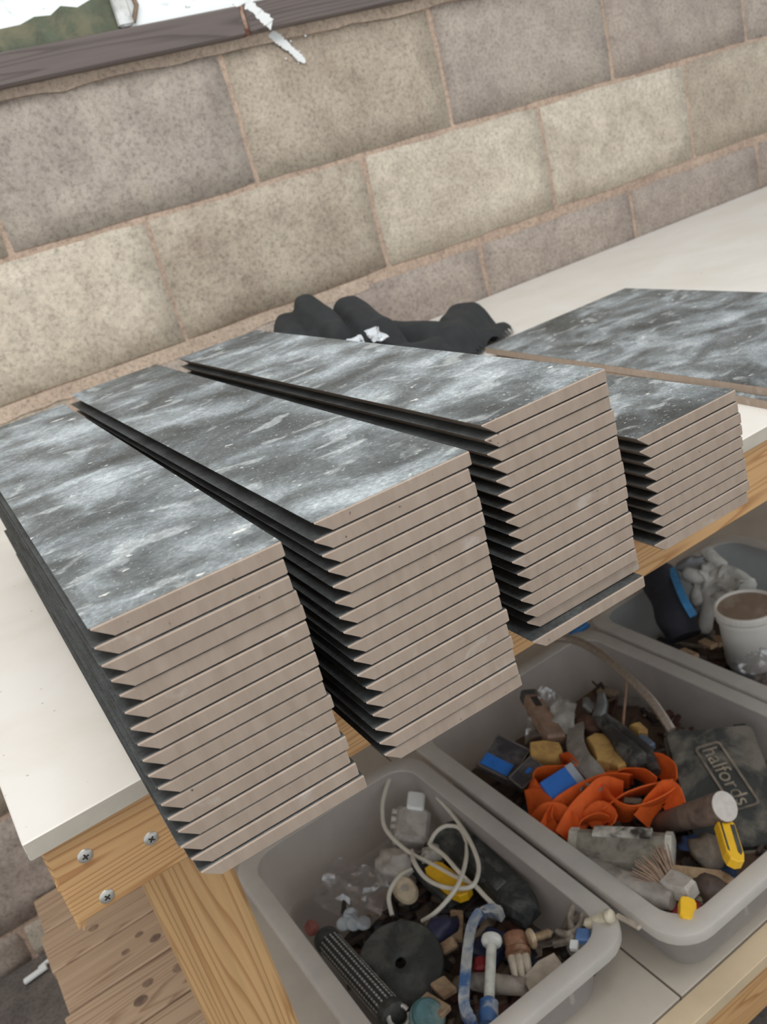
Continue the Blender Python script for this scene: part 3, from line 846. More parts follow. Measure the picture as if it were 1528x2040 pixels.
MB().lathe([(.006, -.004), (.0125, -.002), (.0135, .003), (.012, .007), (.006, .009)], fm, 18).build('swivel_pad', plain('pad_white', rgb(222, 222, 214), 0.5), gc, smooth=True)
MB().lathe([(.008, Ls), (.0115, Ls + .003), (.0118, Ls + .022), (.009, Ls + .03)], fm, 16).build('threaded_boss', blue, gc, smooth=True)

# roofing screws
def screw(name, a, b, r, hr, mat, label):
    e = empty(name, a, label, 'screw'); fm = zframe(a, b); L = (Vector(b) - Vector(a)).length; pr = []
    k = 0
    while k * .0032 < L * .85: pr += [(r, k * .0032), (r * .66, k * .0032 + .0016)]; k += 1
    pr += [(r * .6, L * .88), (.0005, L)]
    MB().lathe(pr, fm, 12).build('thread', mat, e, smooth=True)
    MB().lathe([(hr * .3, -.005), (hr * .8, -.004), (hr, -.001), (hr, .0015), (hr * .5, .0025)], fm, 18).build('head', mat, e, smooth=True)
screw('coach_screw', (0.1331, -0.8506, -0.5900), (0.1636, -0.8565, -0.5980), .0058, .0125, plain('cream_screw', rgb(196, 176, 148), 0.5, 0.2, dirt=rgb(160, 132, 104)), 'cream coach screw with a round head beside the black case')
screw('coach_screw', (0.2114, -0.9165, -0.5620), (0.1903, -0.8858, -0.5850), .0068, .009, plain('pale_screw', rgb(206, 196, 174), 0.5, 0.2), 'pale coarse-threaded screw resting at the corner of the near box')
wd = plain('pale_stick', rgb(176, 164, 148), 0.7)
tag(MB().beam((0.2197, -0.9204, -0.5640), (0.2207, -0.9589, -0.5560), .006, .005, ch=.001).build('pale_stick', wd), 'thin pale stick bridging the rims of the near and middle boxes', 'stick')

# tangle of grey cord with a blue connector
tg = MB(); r = random.Random(5)
base = [(0.2252, -0.8486, -0.5880), (0.2072, -0.8532, -0.5900), (0.2162, -0.8720, -0.5860), (0.1836, -0.8640, -0.5920), (0.2029, -0.8781, -0.5900), (0.1804, -0.8800, -0.5960), (0.1670, -0.8695, -0.6000), (0.1844, -0.8949, -0.6000)]
tg.tube(smooth_path(base, 7), .0042, 7)
tg.tube(smooth_path([(0.2293, -0.8544, -0.5820), (0.2099, -0.8563, -0.5800), (0.1873, -0.8646, -0.5880), (0.1740, -0.8839, -0.5940), (0.1513, -0.8695, -0.6000)], 6), .0046, 7)
tg.tube(smooth_path([(0.2217, -0.8719, -0.5840), (0.2053, -0.8743, -0.5820), (0.1866, -0.8827, -0.5860), (0.1711, -0.8780, -0.5900), (0.1655, -0.8621, -0.5950)], 6), .004, 7)
tag(tg.build('cord_tangle', plain('grey_cord', rgb(104, 94, 86), 0.85, dirt=rgb(158, 148, 132)), smooth=True), 'tangled grey-brown cord in the corner of the near box', 'cord')
e = tag(MB().beam((0.1877, -0.8894, -0.5880), (0.1745, -0.9010, -0.5900), .018, .012, ch=.002).build('blue_connector', plain('blue_plug', rgb(92, 126, 176), 0.4)), 'small blue plastic connector under the cord tangle', 'connector')
MB().beam((0.1683, -0.8933, -0.5880), (0.1591, -0.9008, -0.5900), .010, .008, ch=.001).build('white_clip', M['white_paint'])
tag(bpy.data.objects['white_clip'], 'small white clip beside the blue connector', 'clip')

rust = plain('rusty_copper', rgb(134, 92, 68), 0.55, 0.3, dirt=rgb(168, 140, 116))
a, b_ = (0.1218, -0.8296, -0.5920), (0.1082, -0.8520, -0.5980); pf = empty('pipe_fitting', b_, 'short rusty copper pipe fitting by the clamp', 'pipe fitting')
fm = zframe(a, b_); L = (Vector(b_) - Vector(a)).length
MB().lathe([(.008, 0), (.0155, .001), (.0155, .008), (.0145, .010), (.0145, L - .008), (.0165, L - .006), (.0165, L)], fm, 18).build('collar', rust, pf, smooth=True)
for k in (-1, 0, 1):
    q = fm @ Matrix.Translation((.009 * k, 0, L))
    MB().lathe([(.005, 0), (.0055, .004), (.004, .03), (.001, .034)], q, 10).build('prong', plain('prong_pale', rgb(192, 180, 162), 0.5, 0.2), pf, smooth=True)

# grey handled scraper lying under the clamp screw
a, b_ = (0.0457, -0.8336, -0.6060), (0.0866, -0.8933, -0.5980); sc = empty('scraper', a, 'grey handled scraper with a splayed end, under the clamp', 'scraper')
MB().tube([a, tuple(Vector(a).lerp(Vector(b_), .3)), tuple(Vector(a).lerp(Vector(b_), .8)), b_], [.010, .0125, .011, .010], 14).build('handle', plain('scr_handle', rgb(150, 140, 130), 0.7, dirt=rgb(112, 100, 92)), sc, smooth=True)
fm = frame(b_, (0.1030, -0.8973, -0.5960)); MB().prism([(-.010, 0), (.010, 0), (.022, .03), (.020, .052), (-.018, .05), (-.020, .028)], -.004, .005, fm, .0015).build('blade', plain('scr_blade', rgb(176, 164, 148), 0.5, 0.2), sc)

kn = plain('knife_yellow', rgb(236, 184, 36), 0.4, var=0.08)
def knife(a, b, w, h, label, up=(0, 0, 1), black=True):
    e = empty('utility_knife', a, label, 'knife'); fm = frame(a, b, up); L = (Vector(b) - Vector(a)).length
    o = [(-w * .32, 0), (w * .32, 0), (w * .5, L * .12), (w * .5, L * .8), (w * .38, L * .95), (0, L), (-w * .38, L * .95), (-w * .5, L * .8), (-w * .5, L * .12)]
    MB().prism(o, -h / 2, h / 2, fm, .0012).build('grip_body', kn, e)
    if black:
        MB().prism([(-w * .44, L * .14), (-w * .18, L * .16), (-w * .16, L * .78), (-w * .28, L * .84), (-w * .42, L * .76)], h / 2 - .001, h / 2 + .0006, fm).build('grip_inlay', rub, e)
        MB().prism([(w * .30, L * .14), (w * .40, L * .16), (w * .40, L * .76), (w * .30, L * .80)], h / 2 - .001, h / 2 + .0006, fm).build('grip_inlay', rub, e)
    return e
knife((0.1173, -0.6373, -0.6070), (0.1223, -0.7249, -0.6030), .030, .012, 'yellow knife half hidden under the white cable', (0.1, -.3, .95), False)
tag(MB().beam((0.1148, -0.5885, -0.6220), (0.1109, -0.7061, -0.6180), .032, .018, (0.2, -.2, .95), ch=.004).build('black_holster', blk), 'black plastic holster beneath the yellow knife', 'holster')
# pale lumps
wh = plain('dusty_white', rgb(196, 190, 182), 0.7, var=0.12, dirt=rgb(166, 158, 150))
sk = empty('plug_block', (0.1343, -0.5508, -0.6200), 'dusty white plug block with pins behind the cable', 'plug')
a, b_ = (0.1269, -0.5608, -0.6220), (0.1687, -0.5131, -0.6120)
MB().beam(a, b_, .055, .03, (0.1, -.4, .9), ch=.006).build('plug_body', wh, sk)
fm = frame(a, b_, (0.1, -.4, .9))
for k in (-1, 0, 1): MB().box((-.034, .02 + .014 * (k + 1), -.004), (-.026, .027 + .014 * (k + 1), .012), fm, ch=.001).build('pin', wh, sk)
MB().box((-.012, .055, .012), (.016, .09, .019), fm, ch=.003).build('flat_cap', M['white_paint'], sk)
tag(MB().lump((0.0875, -0.5790, -0.6220), (.03, .036, .018), .5, 2.2, 3, 16, 10).build('paper_wad', wh, smooth='all'), 'crumpled white paper wad left of the plug block', 'paper')
tag(MB().lump((0.1374, -0.6088, -0.6180), (.022, .016, .012), .6, 2.4, 6, 14, 9).build('paper_wad', wh, smooth='all'), 'small crumpled white paper wad under the cable loop', 'paper')
e = empty('putty_pad', (0.0713, -0.6309, -0.6200), 'pale oval wooden pad left of the yellow knife', 'pad')
fm = zframe((0.0706, -0.6329, -0.6180), tuple(Vector((0.0706, -0.6329, -0.6180)) + Vector((-.15, -.3, .9))))
MB().lathe([(.020, -.003), (.024, 0), (.020, .004), (.008, .005), (0, .005)], fm @ Matrix.Scale(.72, 4, (1, 0, 0)), 20).build('pad', plain('pad_cream', rgb(196, 180, 154), 0.7), e, smooth=True)
MB().lathe([(.004, .004), (.005, .007), (0, .008)], fm, 10).build('stud', M['steel'], e, smooth=True)
# timber scraps and small bits in front
scr = plain('scrap_timber', rgb(178, 152, 122), 0.8, dirt=rgb(140, 112, 88))
for p, q, w_, lab in (((0.0150, -0.7969, -0.6120), (0.0143, -0.8285, -0.6060), .022, 'short timber scrap in front of the black disc'),
                      ((-0.0149, -0.8096, -0.6040), (-0.0057, -0.8505, -0.6000), .018, 'flat timber scrap at the very front of the near box'),
                      ((0.0472, -0.7591, -0.6150), (0.0691, -0.7642, -0.6120), .016, 'curved pale timber scrap between the disc and the clamp'),
                      ((0.1029, -0.7169, -0.6220), (0.0712, -0.7590, -0.6180), .018, 'upright timber scrap behind the clamp')):
    tag(MB().beam(p, q, w_, .008, (0.1, -.2, .95), ch=.0015).build('timber_scrap', scr), lab, 'timber')
red = plain('dull_red', rgb(140, 40, 44), 0.5)
tag(MB().beam((0.0606, -0.8207, -0.6040), (0.0717, -0.8316, -0.6040), .02, .02, ch=.003).build('red_block', red), 'small dark red plastic block behind the clamp screw', 'block')
nav = plain('navy_plastic', rgb(44, 46, 72), 0.5)
tag(MB().lump((0.0653, -0.7351, -0.6120), (.026, .018, .016), .4, 2, 8, 14, 9).build('navy_pot', nav, smooth='all'), 'dark navy plastic pot right of the black disc', 'cap')
tag(MB().beam((0.0920, -0.7873, -0.6120), (0.1038, -0.8232, -0.6120), .045, .02, ch=.004).build('navy_pouch', nav), 'dark navy pouch lying behind the clamp screw', 'pouch')
teal = plain('teal_plastic', rgb(74, 112, 116), 0.4, dirt=rgb(120, 140, 136)); q = (-0.0258, -0.8401, -0.5980)
e = empty('teal_cap', q, 'teal screw cap at the front of the near box', 'cap'); fm = zframe(q, tuple(Vector(q) + Vector((.3, -.5, .8))))
MB().lathe([(.020, -.014), (.021, -.006), (.021, .004), (.018, .007), (0, .007)], fm, 22).build('cap_shell', teal, e, smooth=True)
MB().lathe([(.0215, -.009), (.0225, -.008), (.0225, -.003), (.0215, -.002)], fm, 22).build('cap_ring', teal, e, smooth=True)
q = (-0.0538, -0.8176, -0.5940); e = empty('ring_pull', q, 'small grey ring at the front end of the patterned grip', 'ring')
fm = zframe(q, tuple(Vector(q) + Vector((0, -.4, .9)))); MB().tube([fm @ Vector((.013 * math.cos(t * .4), .013 * math.sin(t * .4), 0)) for t in range(16)], .003, 8).build('ring_band', M['steel'], e, smooth=True)
# torn grey rag in the right front corner
tag(MB().sheet((0.1186, -0.8536, -0.6120), (0.1714, -0.8818, -0.6000), (0.1991, -0.8608, -0.5940), (0.1444, -0.8473, -0.6060), 12, .016, 40, 4, .0015).build('grey_rag', plain('grey_rag', rgb(110, 98, 88), 0.9), smooth='all'), 'torn grey-brown rag in the right corner of the near box', 'rag')

# clear blister packaging with pale pellets in it
pk = MB().sheet((-0.0327, -0.5203, -0.6350), (-0.0039, -0.6512, -0.6280), (0.0693, -0.6080, -0.6150), (0.0333, -0.4856, -0.6250), 12, .016, 30, 11, .0006)
tag(pk.build('clear_packet', M['film'], smooth=False), 'crumpled clear plastic packet catching the light in the near box', 'packet')
pe = plain('pale_pellet', rgb(186, 194, 200), 0.35)
for k, (u, v_) in enumerate(((-0.0080, -0.5978, -0.6300), (-0.0241, -0.6051, -0.6300), (-0.0130, -0.6164, -0.6300), (-0.0021, -0.6254, -0.6300))[i][:2] for i in range(4)):
    m_ = Matrix.Translation((u, v_, -.632)) @ Matrix.Rotation(.3, 4, 'X')
    tag(MB().lathe([(.006, -.003), (.0100, -.002), (.0108, .001), (.009, .003), (.004, .004), (0, .0042)], m_, 18).build('pellet', pe, smooth=True), ['topmost of four pale round pellets under the clear packet', 'leftmost of four pale round pellets under the clear packet', 'middle one of the lower three pale pellets under the clear packet', 'rightmost of four pale round pellets under the clear packet'][k], 'pellet', 'pale pellets under the clear packet')
e = tag(MB().lump((-0.0658, -0.5904, -0.6180), (.010, .012, .010), .3, 2, 2, 12, 8).build('red_stub', plain('pinkish_red', rgb(160, 96, 88), 0.6), smooth='all'), 'small pinkish red stub at the back end of the patterned grip', 'stub')
tag(MB().tube([(0.0034, -0.5566, -0.6360), (-0.0139, -0.5874, -0.6300)], [.003, .004], 8).build('dark_nail', M['dark_recess']), 'thin dark nail standing behind the pale pellets', 'nail')

# ================================================================== THINGS IN THE MIDDLE BOX
org = plain('orange_webbing', rgb(226, 98, 30), 0.75, var=0.12, scale=90)
st = MB()
U = (0.1, -.25, .96)
def rib(pts, wd, w=.036): st.ribbon(pts, wd, w, .0018)
# folded loops of the strap, each a turn of the same webbing
rib([(0.3278, -0.6674, -0.6060), (0.3165, -0.6508, -0.5980), (0.3209, -0.6314, -0.5920), (0.3400, -0.6310, -0.5880), (0.3666, -0.6527, -0.5900), (0.3888, -0.6622, -0.5960)], [(.3, -.5, .8), (.2, -.3, .9)], .040)
rib([(0.2973, -0.6470, -0.6040), (0.3054, -0.6641, -0.5960), (0.2971, -0.6940, -0.5920), (0.2791, -0.7093, -0.5960), (0.2722, -0.7297, -0.6040)], [(.6, .1, .7), (.8, -.1, .5)], .040)
rib([(0.3827, -0.6309, -0.6060), (0.3935, -0.6343, -0.5940), (0.3908, -0.6534, -0.5920), (0.3895, -0.6847, -0.5940), (0.4159, -0.7135, -0.5920), (0.4330, -0.7383, -0.5960)], [(.3, -.6, .7), (-.1, -.5, .8)], .034)
rib([(0.2767, -0.7178, -0.6020), (0.3101, -0.7055, -0.5940), (0.3369, -0.7080, -0.5880), (0.3660, -0.7151, -0.5840), (0.3974, -0.7268, -0.5820), (0.4198, -0.7461, -0.5860)], [(.2, .5, .8), (-.2, -.2, .9)], .036)
rib([(0.2832, -0.7479, -0.6000), (0.3164, -0.7401, -0.5900), (0.3503, -0.7389, -0.5820), (0.3797, -0.7379, -0.5800), (0.3921, -0.7599, -0.5820)], [(.5, .4, .7), (.0, .5, .8)], .040)
rib([(0.3541, -0.7547, -0.5880), (0.3798, -0.7654, -0.5800), (0.4047, -0.7793, -0.5760), (0.4270, -0.7874, -0.5800), (0.4465, -0.7874, -0.5900)], [(.1, -.7, .7), (.2, -.6, .8)], .042)
rib([(0.3766, -0.7271, -0.5940), (0.3649, -0.7650, -0.5860), (0.3691, -0.7920, -0.5820), (0.3897, -0.8051, -0.5820), (0.4165, -0.8130, -0.5800), (0.4361, -0.8109, -0.5820)], [(-.1, -.6, .8), (.3, -.5, .8)], .044)
rib([(0.3738, -0.8116, -0.5920), (0.3969, -0.8081, -0.5820), (0.4213, -0.8094, -0.5760), (0.4290, -0.8182, -0.5760), (0.4189, -0.8351, -0.5840)], [(.6, .2, .7), (.5, -.4, .7)], .040)
rib([(0.4665, -0.7437, -0.6020), (0.4794, -0.7437, -0.5940), (0.4749, -0.7716, -0.5920), (0.4528, -0.7947, -0.5900)], [(.3, -.4, .8), (.6, -.2, .7)], .036)
rib([(0.2898, -0.7541, -0.6040), (0.3111, -0.7483, -0.5940), (0.3344, -0.7603, -0.5900), (0.3450, -0.7761, -0.5940)], [(.4, -.5, .7), (.1, -.6, .7)], .034)
rib([(0.2962, -0.7107, -0.6040), (0.3245, -0.6969, -0.5960), (0.3559, -0.6975, -0.5940), (0.3462, -0.7218, -0.5960), (0.3246, -0.7249, -0.6020)], [(.5, -.2, .8), (.2, -.6, .7)], .03)
rib([(0.2803, -0.6898, -0.6060), (0.2952, -0.7005, -0.5900), (0.3051, -0.7201, -0.5880), (0.3010, -0.7452, -0.5920), (0.2876, -0.7498, -0.6020)], [(.5, .3, .8), (.7, -.2, .6)], .032)
rib([(0.3257, -0.7533, -0.5980), (0.3450, -0.7613, -0.5840), (0.3462, -0.7801, -0.5860), (0.3325, -0.7809, -0.5980)], [(.6, .3, .7), (.3, -.5, .8)], .032)
rib([(0.4144, -0.7153, -0.5900), (0.4286, -0.7311, -0.5840), (0.4393, -0.7554, -0.5840), (0.4372, -0.7799, -0.5880)], [(-.2, -.6, .7), (.1, -.6, .8)], .034)
tag(st.build('ratchet_strap', org, smooth=True), 'bright orange webbing strap heaped in folds in the middle box', 'strap')
tag(MB().beam((0.3771, -0.7777, -0.5740), (0.3910, -0.7990, -0.5740), .010, .004, U, ch=.001).build('strap_clip', plain('clip_grey', rgb(120, 112, 96), 0.5)), 'small grey metal clip on the orange strap', 'clip')

# black dusty case lid with raised lettering
dust = plain('dusty_black', rgb(54, 56, 54), 0.6, var=0.3, scale=25, dirt=rgb(118, 112, 102))
dust2 = plain('dusty_tan', rgb(134, 122, 108), 0.7, var=0.2, scale=40, dirt=rgb(92, 86, 78))
tl, tr, bl = Vector((0.5251, -0.7219, -0.5720)), Vector((0.6110, -0.7864, -0.5800)), Vector((0.4469, -0.8209, -0.6000))
ex = (tr - tl).normalized(); ez = ex.cross(bl - tl).normalized(); ez = -ez if ez.z < 0 else ez; ey = ez.cross(ex)
Mc = Matrix(((ex.x, ey.x, ez.x, tl.x), (ex.y, ey.y, ez.y, tl.y), (ex.z, ey.z, ez.z, tl.z), (0, 0, 0, 1)))
case = empty('tool_case', tuple(tl), 'dusty black tool case with raised lettering on its lid, in the middle box', 'tool case')
def rrect(x0, x1, y0, y1, r, n=5): return [(p[0], p[1]) for p in rr(x0, x1, y0, y1, r, 0, n)]
MB().prism(rrect(0, .130, -.206, 0, .010), -.012, 0, Mc, .003).build('lid', dust, case, smooth=True)
MB().prism(rrect(-.003, .133, -.209, .003, .011), -.020, -.0125, Mc, .002).build('lid_edge', dust2, case, smooth=True)
MB().prism(rrect(.002, .128, -.204, -.002, .010), -.036, -.0205, Mc).build('base', dust, case, smooth=True)
for x in (.020, .105): MB().box((x, .001, -.022), (x + .018, .007, -.006), Mc, ch=.001).build('hinge', dust, case)
Mp = Mc @ Matrix.Translation((.0695, -.0905, 0)) @ Matrix.Rotation(math.radians(-76), 4, 'Z')
plate = MB()
oo = rrect(-.060, .060, -.0205, .0205, .007); ii = rrect(-.0565, .0565, -.017, .017, .005); n = len(oo)
vv = [Mp @ Vector((x, y, z)) for P_, z in ((oo, -.0005), (oo, .0024), (ii, .0024), (ii, -.0005)) for x, y in P_]; ff = []
for j in range(4):
    j2 = (j + 1) % 4
    for k in range(n): k2 = (k + 1) % n; ff.append((j * n + k, j * n + k2, j2 * n + k2, j2 * n + k))
plate.add(vv, ff).build('name_frame', dust2, case, smooth=True)
fc = bpy.data.curves.new('lettering', 'FONT'); fc.body = 'halfords'; fc.size = .031; fc.extrude = .0009; fc.align_x = 'CENTER'; fc.align_y = 'CENTER'
fo = bpy.data.objects.new('lettering_tmp', fc); COL.objects.link(fo)
bpy.context.view_layer.update()
me = bpy.data.meshes.new_from_object(fo.evaluated_get(bpy.context.evaluated_depsgraph_get())); bpy.data.objects.remove(fo)
me.materials.clear(); me.materials.append(plain('letter_tan', rgb(150, 138, 122), 0.7, dirt=rgb(112, 104, 94)))
wd_ = max(v.co.x for v in me.vertices) - min(v.co.x for v in me.vertices)
k = .104 / wd_
me.transform(Matrix.Translation(-Vector(case['_o'])) @ Mp @ Matrix.Translation((0, -.001, .0008)) @ Matrix.Diagonal((k, k, 1, 1)))
me.name = 'lettering'; lo = bpy.data.objects.new('lettering', me); COL.objects.link(lo); lo.parent = case; lo['label'] = 'raised dusty letters reading halfords'

# mallet shaft with its pale sawn end towards us
a, b_ = (0.4069, -0.8082, -0.6220), (0.4230, -0.9221, -0.5300)
ml = empty('mallet_handle', a, 'thick dusty wooden handle with a pale sawn end across the tool case', 'handle')
fm = zframe(a, b_); L = (Vector(b_) - Vector(a)).length
MB().lathe([(.013, 0), (.0155, .004), (.017, L * .4), (.0195, L * .85), (.0205, L - .002), (.0198, L)], fm, 24).build('shaft', plain('dusty_handle', rgb(122, 104, 92), 0.8, dirt=rgb(92, 76, 68)), ml, smooth=True)
MB().lathe([(.0196, L), (.0196, L + .0012), (.018, L + .002), (0, L + .0022)], fm, 24).build('sawn_end', plain('pale_end', rgb(196, 188, 180), 0.8, var=.1, scale=120), ml, smooth=True)
knife((0.4176, -0.9212, -0.5520), (0.3717, -0.9778, -0.5560), .023, .014, 'yellow and black utility knife resting against the tool case', (.1, -.5, .85))
knife((0.2762, -0.9795, -0.5740), (0.3008, -0.9587, -0.5720), .020, .012, 'tip of a yellow knife in the front corner of the middle box', (.1, -.4, .9), False)

# dirty pipe cutter: rounded grey body, white end plates, speckled bar on top
grey = plain('dirty_grey', rgb(140, 134, 122), 0.6, var=.2, dirt=rgb(104, 98, 88))
a, b_ = (0.2743, -0.7800, -0.5920), (0.3559, -0.8898, -0.5880); pc = empty('battery_pack', a, 'dirty grey rounded battery pack with white end plates', 'battery pack')
U2 = (.05, -.5, .86); fm = frame(a, b_, U2); L = (Vector(b_) - Vector(a)).length
pr_ = [(-.026, -.014), (.026, -.014), (.030, -.004), (.030, .008), (.022, .016), (-.018, .016), (-.028, .008), (-.030, -.004)]
def bar(sec, y0, y1):
    b = MB(); n = len(sec); vv = [fm @ Vector((x, y, z)) for y in (y0, y1) for x, z in sec]
    ff = [tuple(range(n)), tuple(range(2 * n - 1, n - 1, -1))] + [((i + 1) % n, i, n + i, n + (i + 1) % n) for i in range(n)]
    return b.add(vv, ff)
bar(pr_, .004, L - .004).build('pack_body', grey, pc)
bar([(x * 1.06, z * 1.08) for x, z in pr_], -.006, .006).build('end_plate', plain('plate_white', rgb(204, 200, 190), .6, dirt=rgb(160, 152, 140)), pc)
bar([(x * 1.06, z * 1.08) for x, z in pr_], L - .012, L - .003).build('end_plate', bpy.data.materials['plate_white'], pc)
bar([(-.030, .004), (-.012, .012), (-.014, .020), (-.032, .012)], L * .2, L * .78).build('contact_bar', plain('speckled_bar', rgb(196, 192, 182), .6, var=.3, scale=70, dirt=rgb(66, 60, 56)), pc)

# paint brush, bristles splayed
a, b_ = (0.3101, -0.9152, -0.5800), (0.3146, -0.9557, -0.5720); br = empty('paint_brush', a, 'worn grey paint brush with splayed bristles near the front corner', 'brush')
fm = frame(a, b_, (.05, -.4, .9)); L = (Vector(b_) - Vector(a)).length
MB().prism([(-.013, 0), (.013, 0), (.016, L * .35), (.013, L * .75), (.010, L), (-.010, L), (-.014, L * .75), (-.016, L * .35)], -.010, .011, fm, .004).build('handle', plain('brush_handle', rgb(168, 160, 150), .6, dirt=rgb(196, 194, 190)), br, smooth=True)
bs = MB(); r = random.Random(3)
for k in range(110):
    x = r.uniform(-.016, .018); d = Vector((x * 0.8 + r.uniform(-.012, .006), -r.uniform(.018, .030), r.uniform(.010, .032)))
    p0 = Vector((x, .004, r.uniform(-.006, .008))); bs.tube([fm @ p0, fm @ (p0 + d * .5 + Vector((0, 0, .003))), fm @ (p0 + d)], [.0011, .001, .0005], 4)
tag(bs.build('bristles', plain('bristle_tan', rgb(150, 126, 106), .8), br), 'splayed brown bristles', kind='stuff')
tag(MB().tube([(0.2666, -0.8132, -0.5920), (0.2688, -0.8569, -0.5880), (0.2801, -0.9015, -0.5840), (0.2936, -0.9410, -0.5820)], [.014, .018, .019, .012], 14).build('rolled_bag', plain('bag_grey', rgb(158, 150, 142), .55, dirt=rgb(126, 118, 110)), smooth=True), 'rolled pale grey plastic bag below the brush', 'bag')
tag(MB().beam((0.3337, -0.8882, -0.6000), (0.3801, -0.9638, -0.5960), .020, .008, ch=.001).build('wooden_stick', scr), 'narrow flat wooden stick under the utility knife', 'stick')
nvy = plain('navy_cloth', rgb(46, 64, 98), .85)
tag(MB().sheet((0.3818, -0.8690, -0.6060), (0.3773, -0.9665, -0.5920), (0.3999, -0.9581, -0.5860), (0.4044, -0.8752, -0.5980), 10, .014, 40, 8, .0015).build('blue_rag', nvy, smooth='all'), 'dark blue rag crumpled under the utility knife', 'rag')
tag(MB().lump((0.3974, -0.9121, -0.5960), (.026, .03, .016), .4, 2, 12).build('dusty_lump', dust2, smooth='all'), 'dusty grey-brown lump below the thick handle', 'lump')
tag(MB().lump((0.3472, -0.9530, -0.5980), (.020, .026, .018), .3, 2, 14).build('rubber_bung', plain('brown_knob', rgb(84, 70, 62), .6), smooth='all'), 'dark brown rubber bung at the front wall of the middle box', 'bung')
tag(MB().beam((0.2926, -0.9335, -0.6040), (0.3180, -0.9617, -0.6000), .02, .014, ch=.003).build('red_strip', red), 'dark red strip behind the front rim of the middle box', 'strip')
tag(MB().beam((0.3403, -0.9310, -0.6040), (0.3300, -0.9557, -0.6020), .03, .012, ch=.003).build('olive_block', plain('olive_block', rgb(126, 120, 96), .6)), 'dull olive block beside the brown rubber bung', 'block')

# limp grey rubber strip, sponges, blue packs
st = MB(); st.ribbon([(0.4618, -0.5879, -0.5850), (0.4277, -0.6207, -0.5820), (0.4017, -0.6651, -0.5760), (0.3902, -0.7035, -0.5740), (0.3779, -0.7224, -0.5780), (0.3603, -0.7128, -0.5880)], [(.8, -.4, .3), (.9, -.1, .3), (.6, -.5, .5)], .030, .004)
tag(st.build('rubber_strip', plain('grey_rubber', rgb(160, 154, 148), .6, dirt=rgb(138, 132, 124)), smooth=True), 'limp pale grey rubber strip hanging over the orange strap', 'strip')
spg = plain('yellow_sponge', rgb(206, 166, 100), .9, var=.15, dirt=rgb(180, 140, 84), bump=.4)
for p, q, w_, lab in (((0.3689, -0.5760, -0.5920), (0.4023, -0.6138, -0.5900), .036, 'yellow sponge piece beside the blue packs'), ((0.4604, -0.6320, -0.5900), (0.4258, -0.6941, -0.5860), .034, 'yellow sponge piece right of the grey rubber strip'), ((0.4404, -0.6819, -0.5920), (0.4414, -0.7176, -0.5900), .026, 'small yellow sponge piece at the edge of the orange strap'), ((0.5211, -0.6597, -0.5900), (0.5155, -0.6869, -0.5900), .018, 'tiny orange-yellow sponge scrap by the hanging string')):
    a, b_ = Vector(p), Vector(q); fm = frame(a, b_, (.1, -.3, .9)); L = (b_ - a).length; r = random.Random(len(lab))
    poly = [(x * w_ / 2 + r.uniform(-.003, .003), y * L + r.uniform(-.003, .003)) for x, y in ((-1, 0), (0, -.05), (1, .05), (1.05, .5), (.9, 1), (0, 1.05), (-.95, .95), (-1.1, .5))]
    tag(MB().prism(poly, -.009, .009, fm, .003).build('sponge_piece', spg, smooth=True), lab, 'sponge')
def pack(p, q, w, h, label, up, print_rect):
    e = empty('blister_pack', p, label, 'pack'); fm = frame(p, q, up); L = (Vector(q) - Vector(p)).length
    MB().box((-w / 2, 0, -h / 2), (w / 2, L, h / 2), fm, ch=.002).build('pack_body', plain('pack_dark', rgb(60, 58, 62), .3, dirt=rgb(96, 92, 92)), e)
    x0, x1, y0, y1 = print_rect
    MB().box((w * x0, L * y0, h / 2 - .0005), (w * x1, L * y1, h / 2 + .0007), fm).build('blue_label', plain('label_blue', rgb(44, 112, 196), .4, var=.1), e)
    fr_ = MB()
    for lo, hi in (((-w / 2, 0, 0), (-w / 2 + .002, L, h / 2 + .002)), ((w / 2 - .002, 0, 0), (w / 2, L, h / 2 + .002)), ((-w / 2, 0, 0), (w / 2, .002, h / 2 + .002)), ((-w / 2, L - .002, 0), (w / 2, L, h / 2 + .002))): fr_.box(lo, hi, fm)
    fr_.build('pack_edge', plain('pack_edge', rgb(110, 104, 100), .3), e)
    return e
p1 = pack((0.2955, -0.5676, -0.5940), (0.3620, -0.5417, -0.5880), .060, .016, 'dark blister pack with blue printing at the left wall of the middle box', (.1, -.3, .9), (-.45, .35, .08, .42))
p2 = pack((0.3062, -0.6096, -0.5980), (0.3595, -0.6035, -0.5920), .030, .014, 'narrow dark blister pack next to the sponge', (.1, -.3, .9), (-.1, .1, .5, .7))
e = empty('blue_carton', (0.3228, -0.6797, -0.5820), 'small bright blue carton lying on the orange strap', 'carton'); fm = frame((0.3157, -0.6804, -0.5800), (0.3595, -0.6870, -0.5760), (.15, -.5, .85)); L = .058
MB().box((-.020, 0, -.007), (.020, L, .007), fm, ch=.001).build('carton_body', plain('carton_blue', rgb(46, 108, 190), .45, var=.1), e)
MB().box((-.0202, L - .012, -.0072), (.0202, L + .0004, .0074), fm).build('carton_end', plain('carton_grey', rgb(150, 156, 164), .5), e)

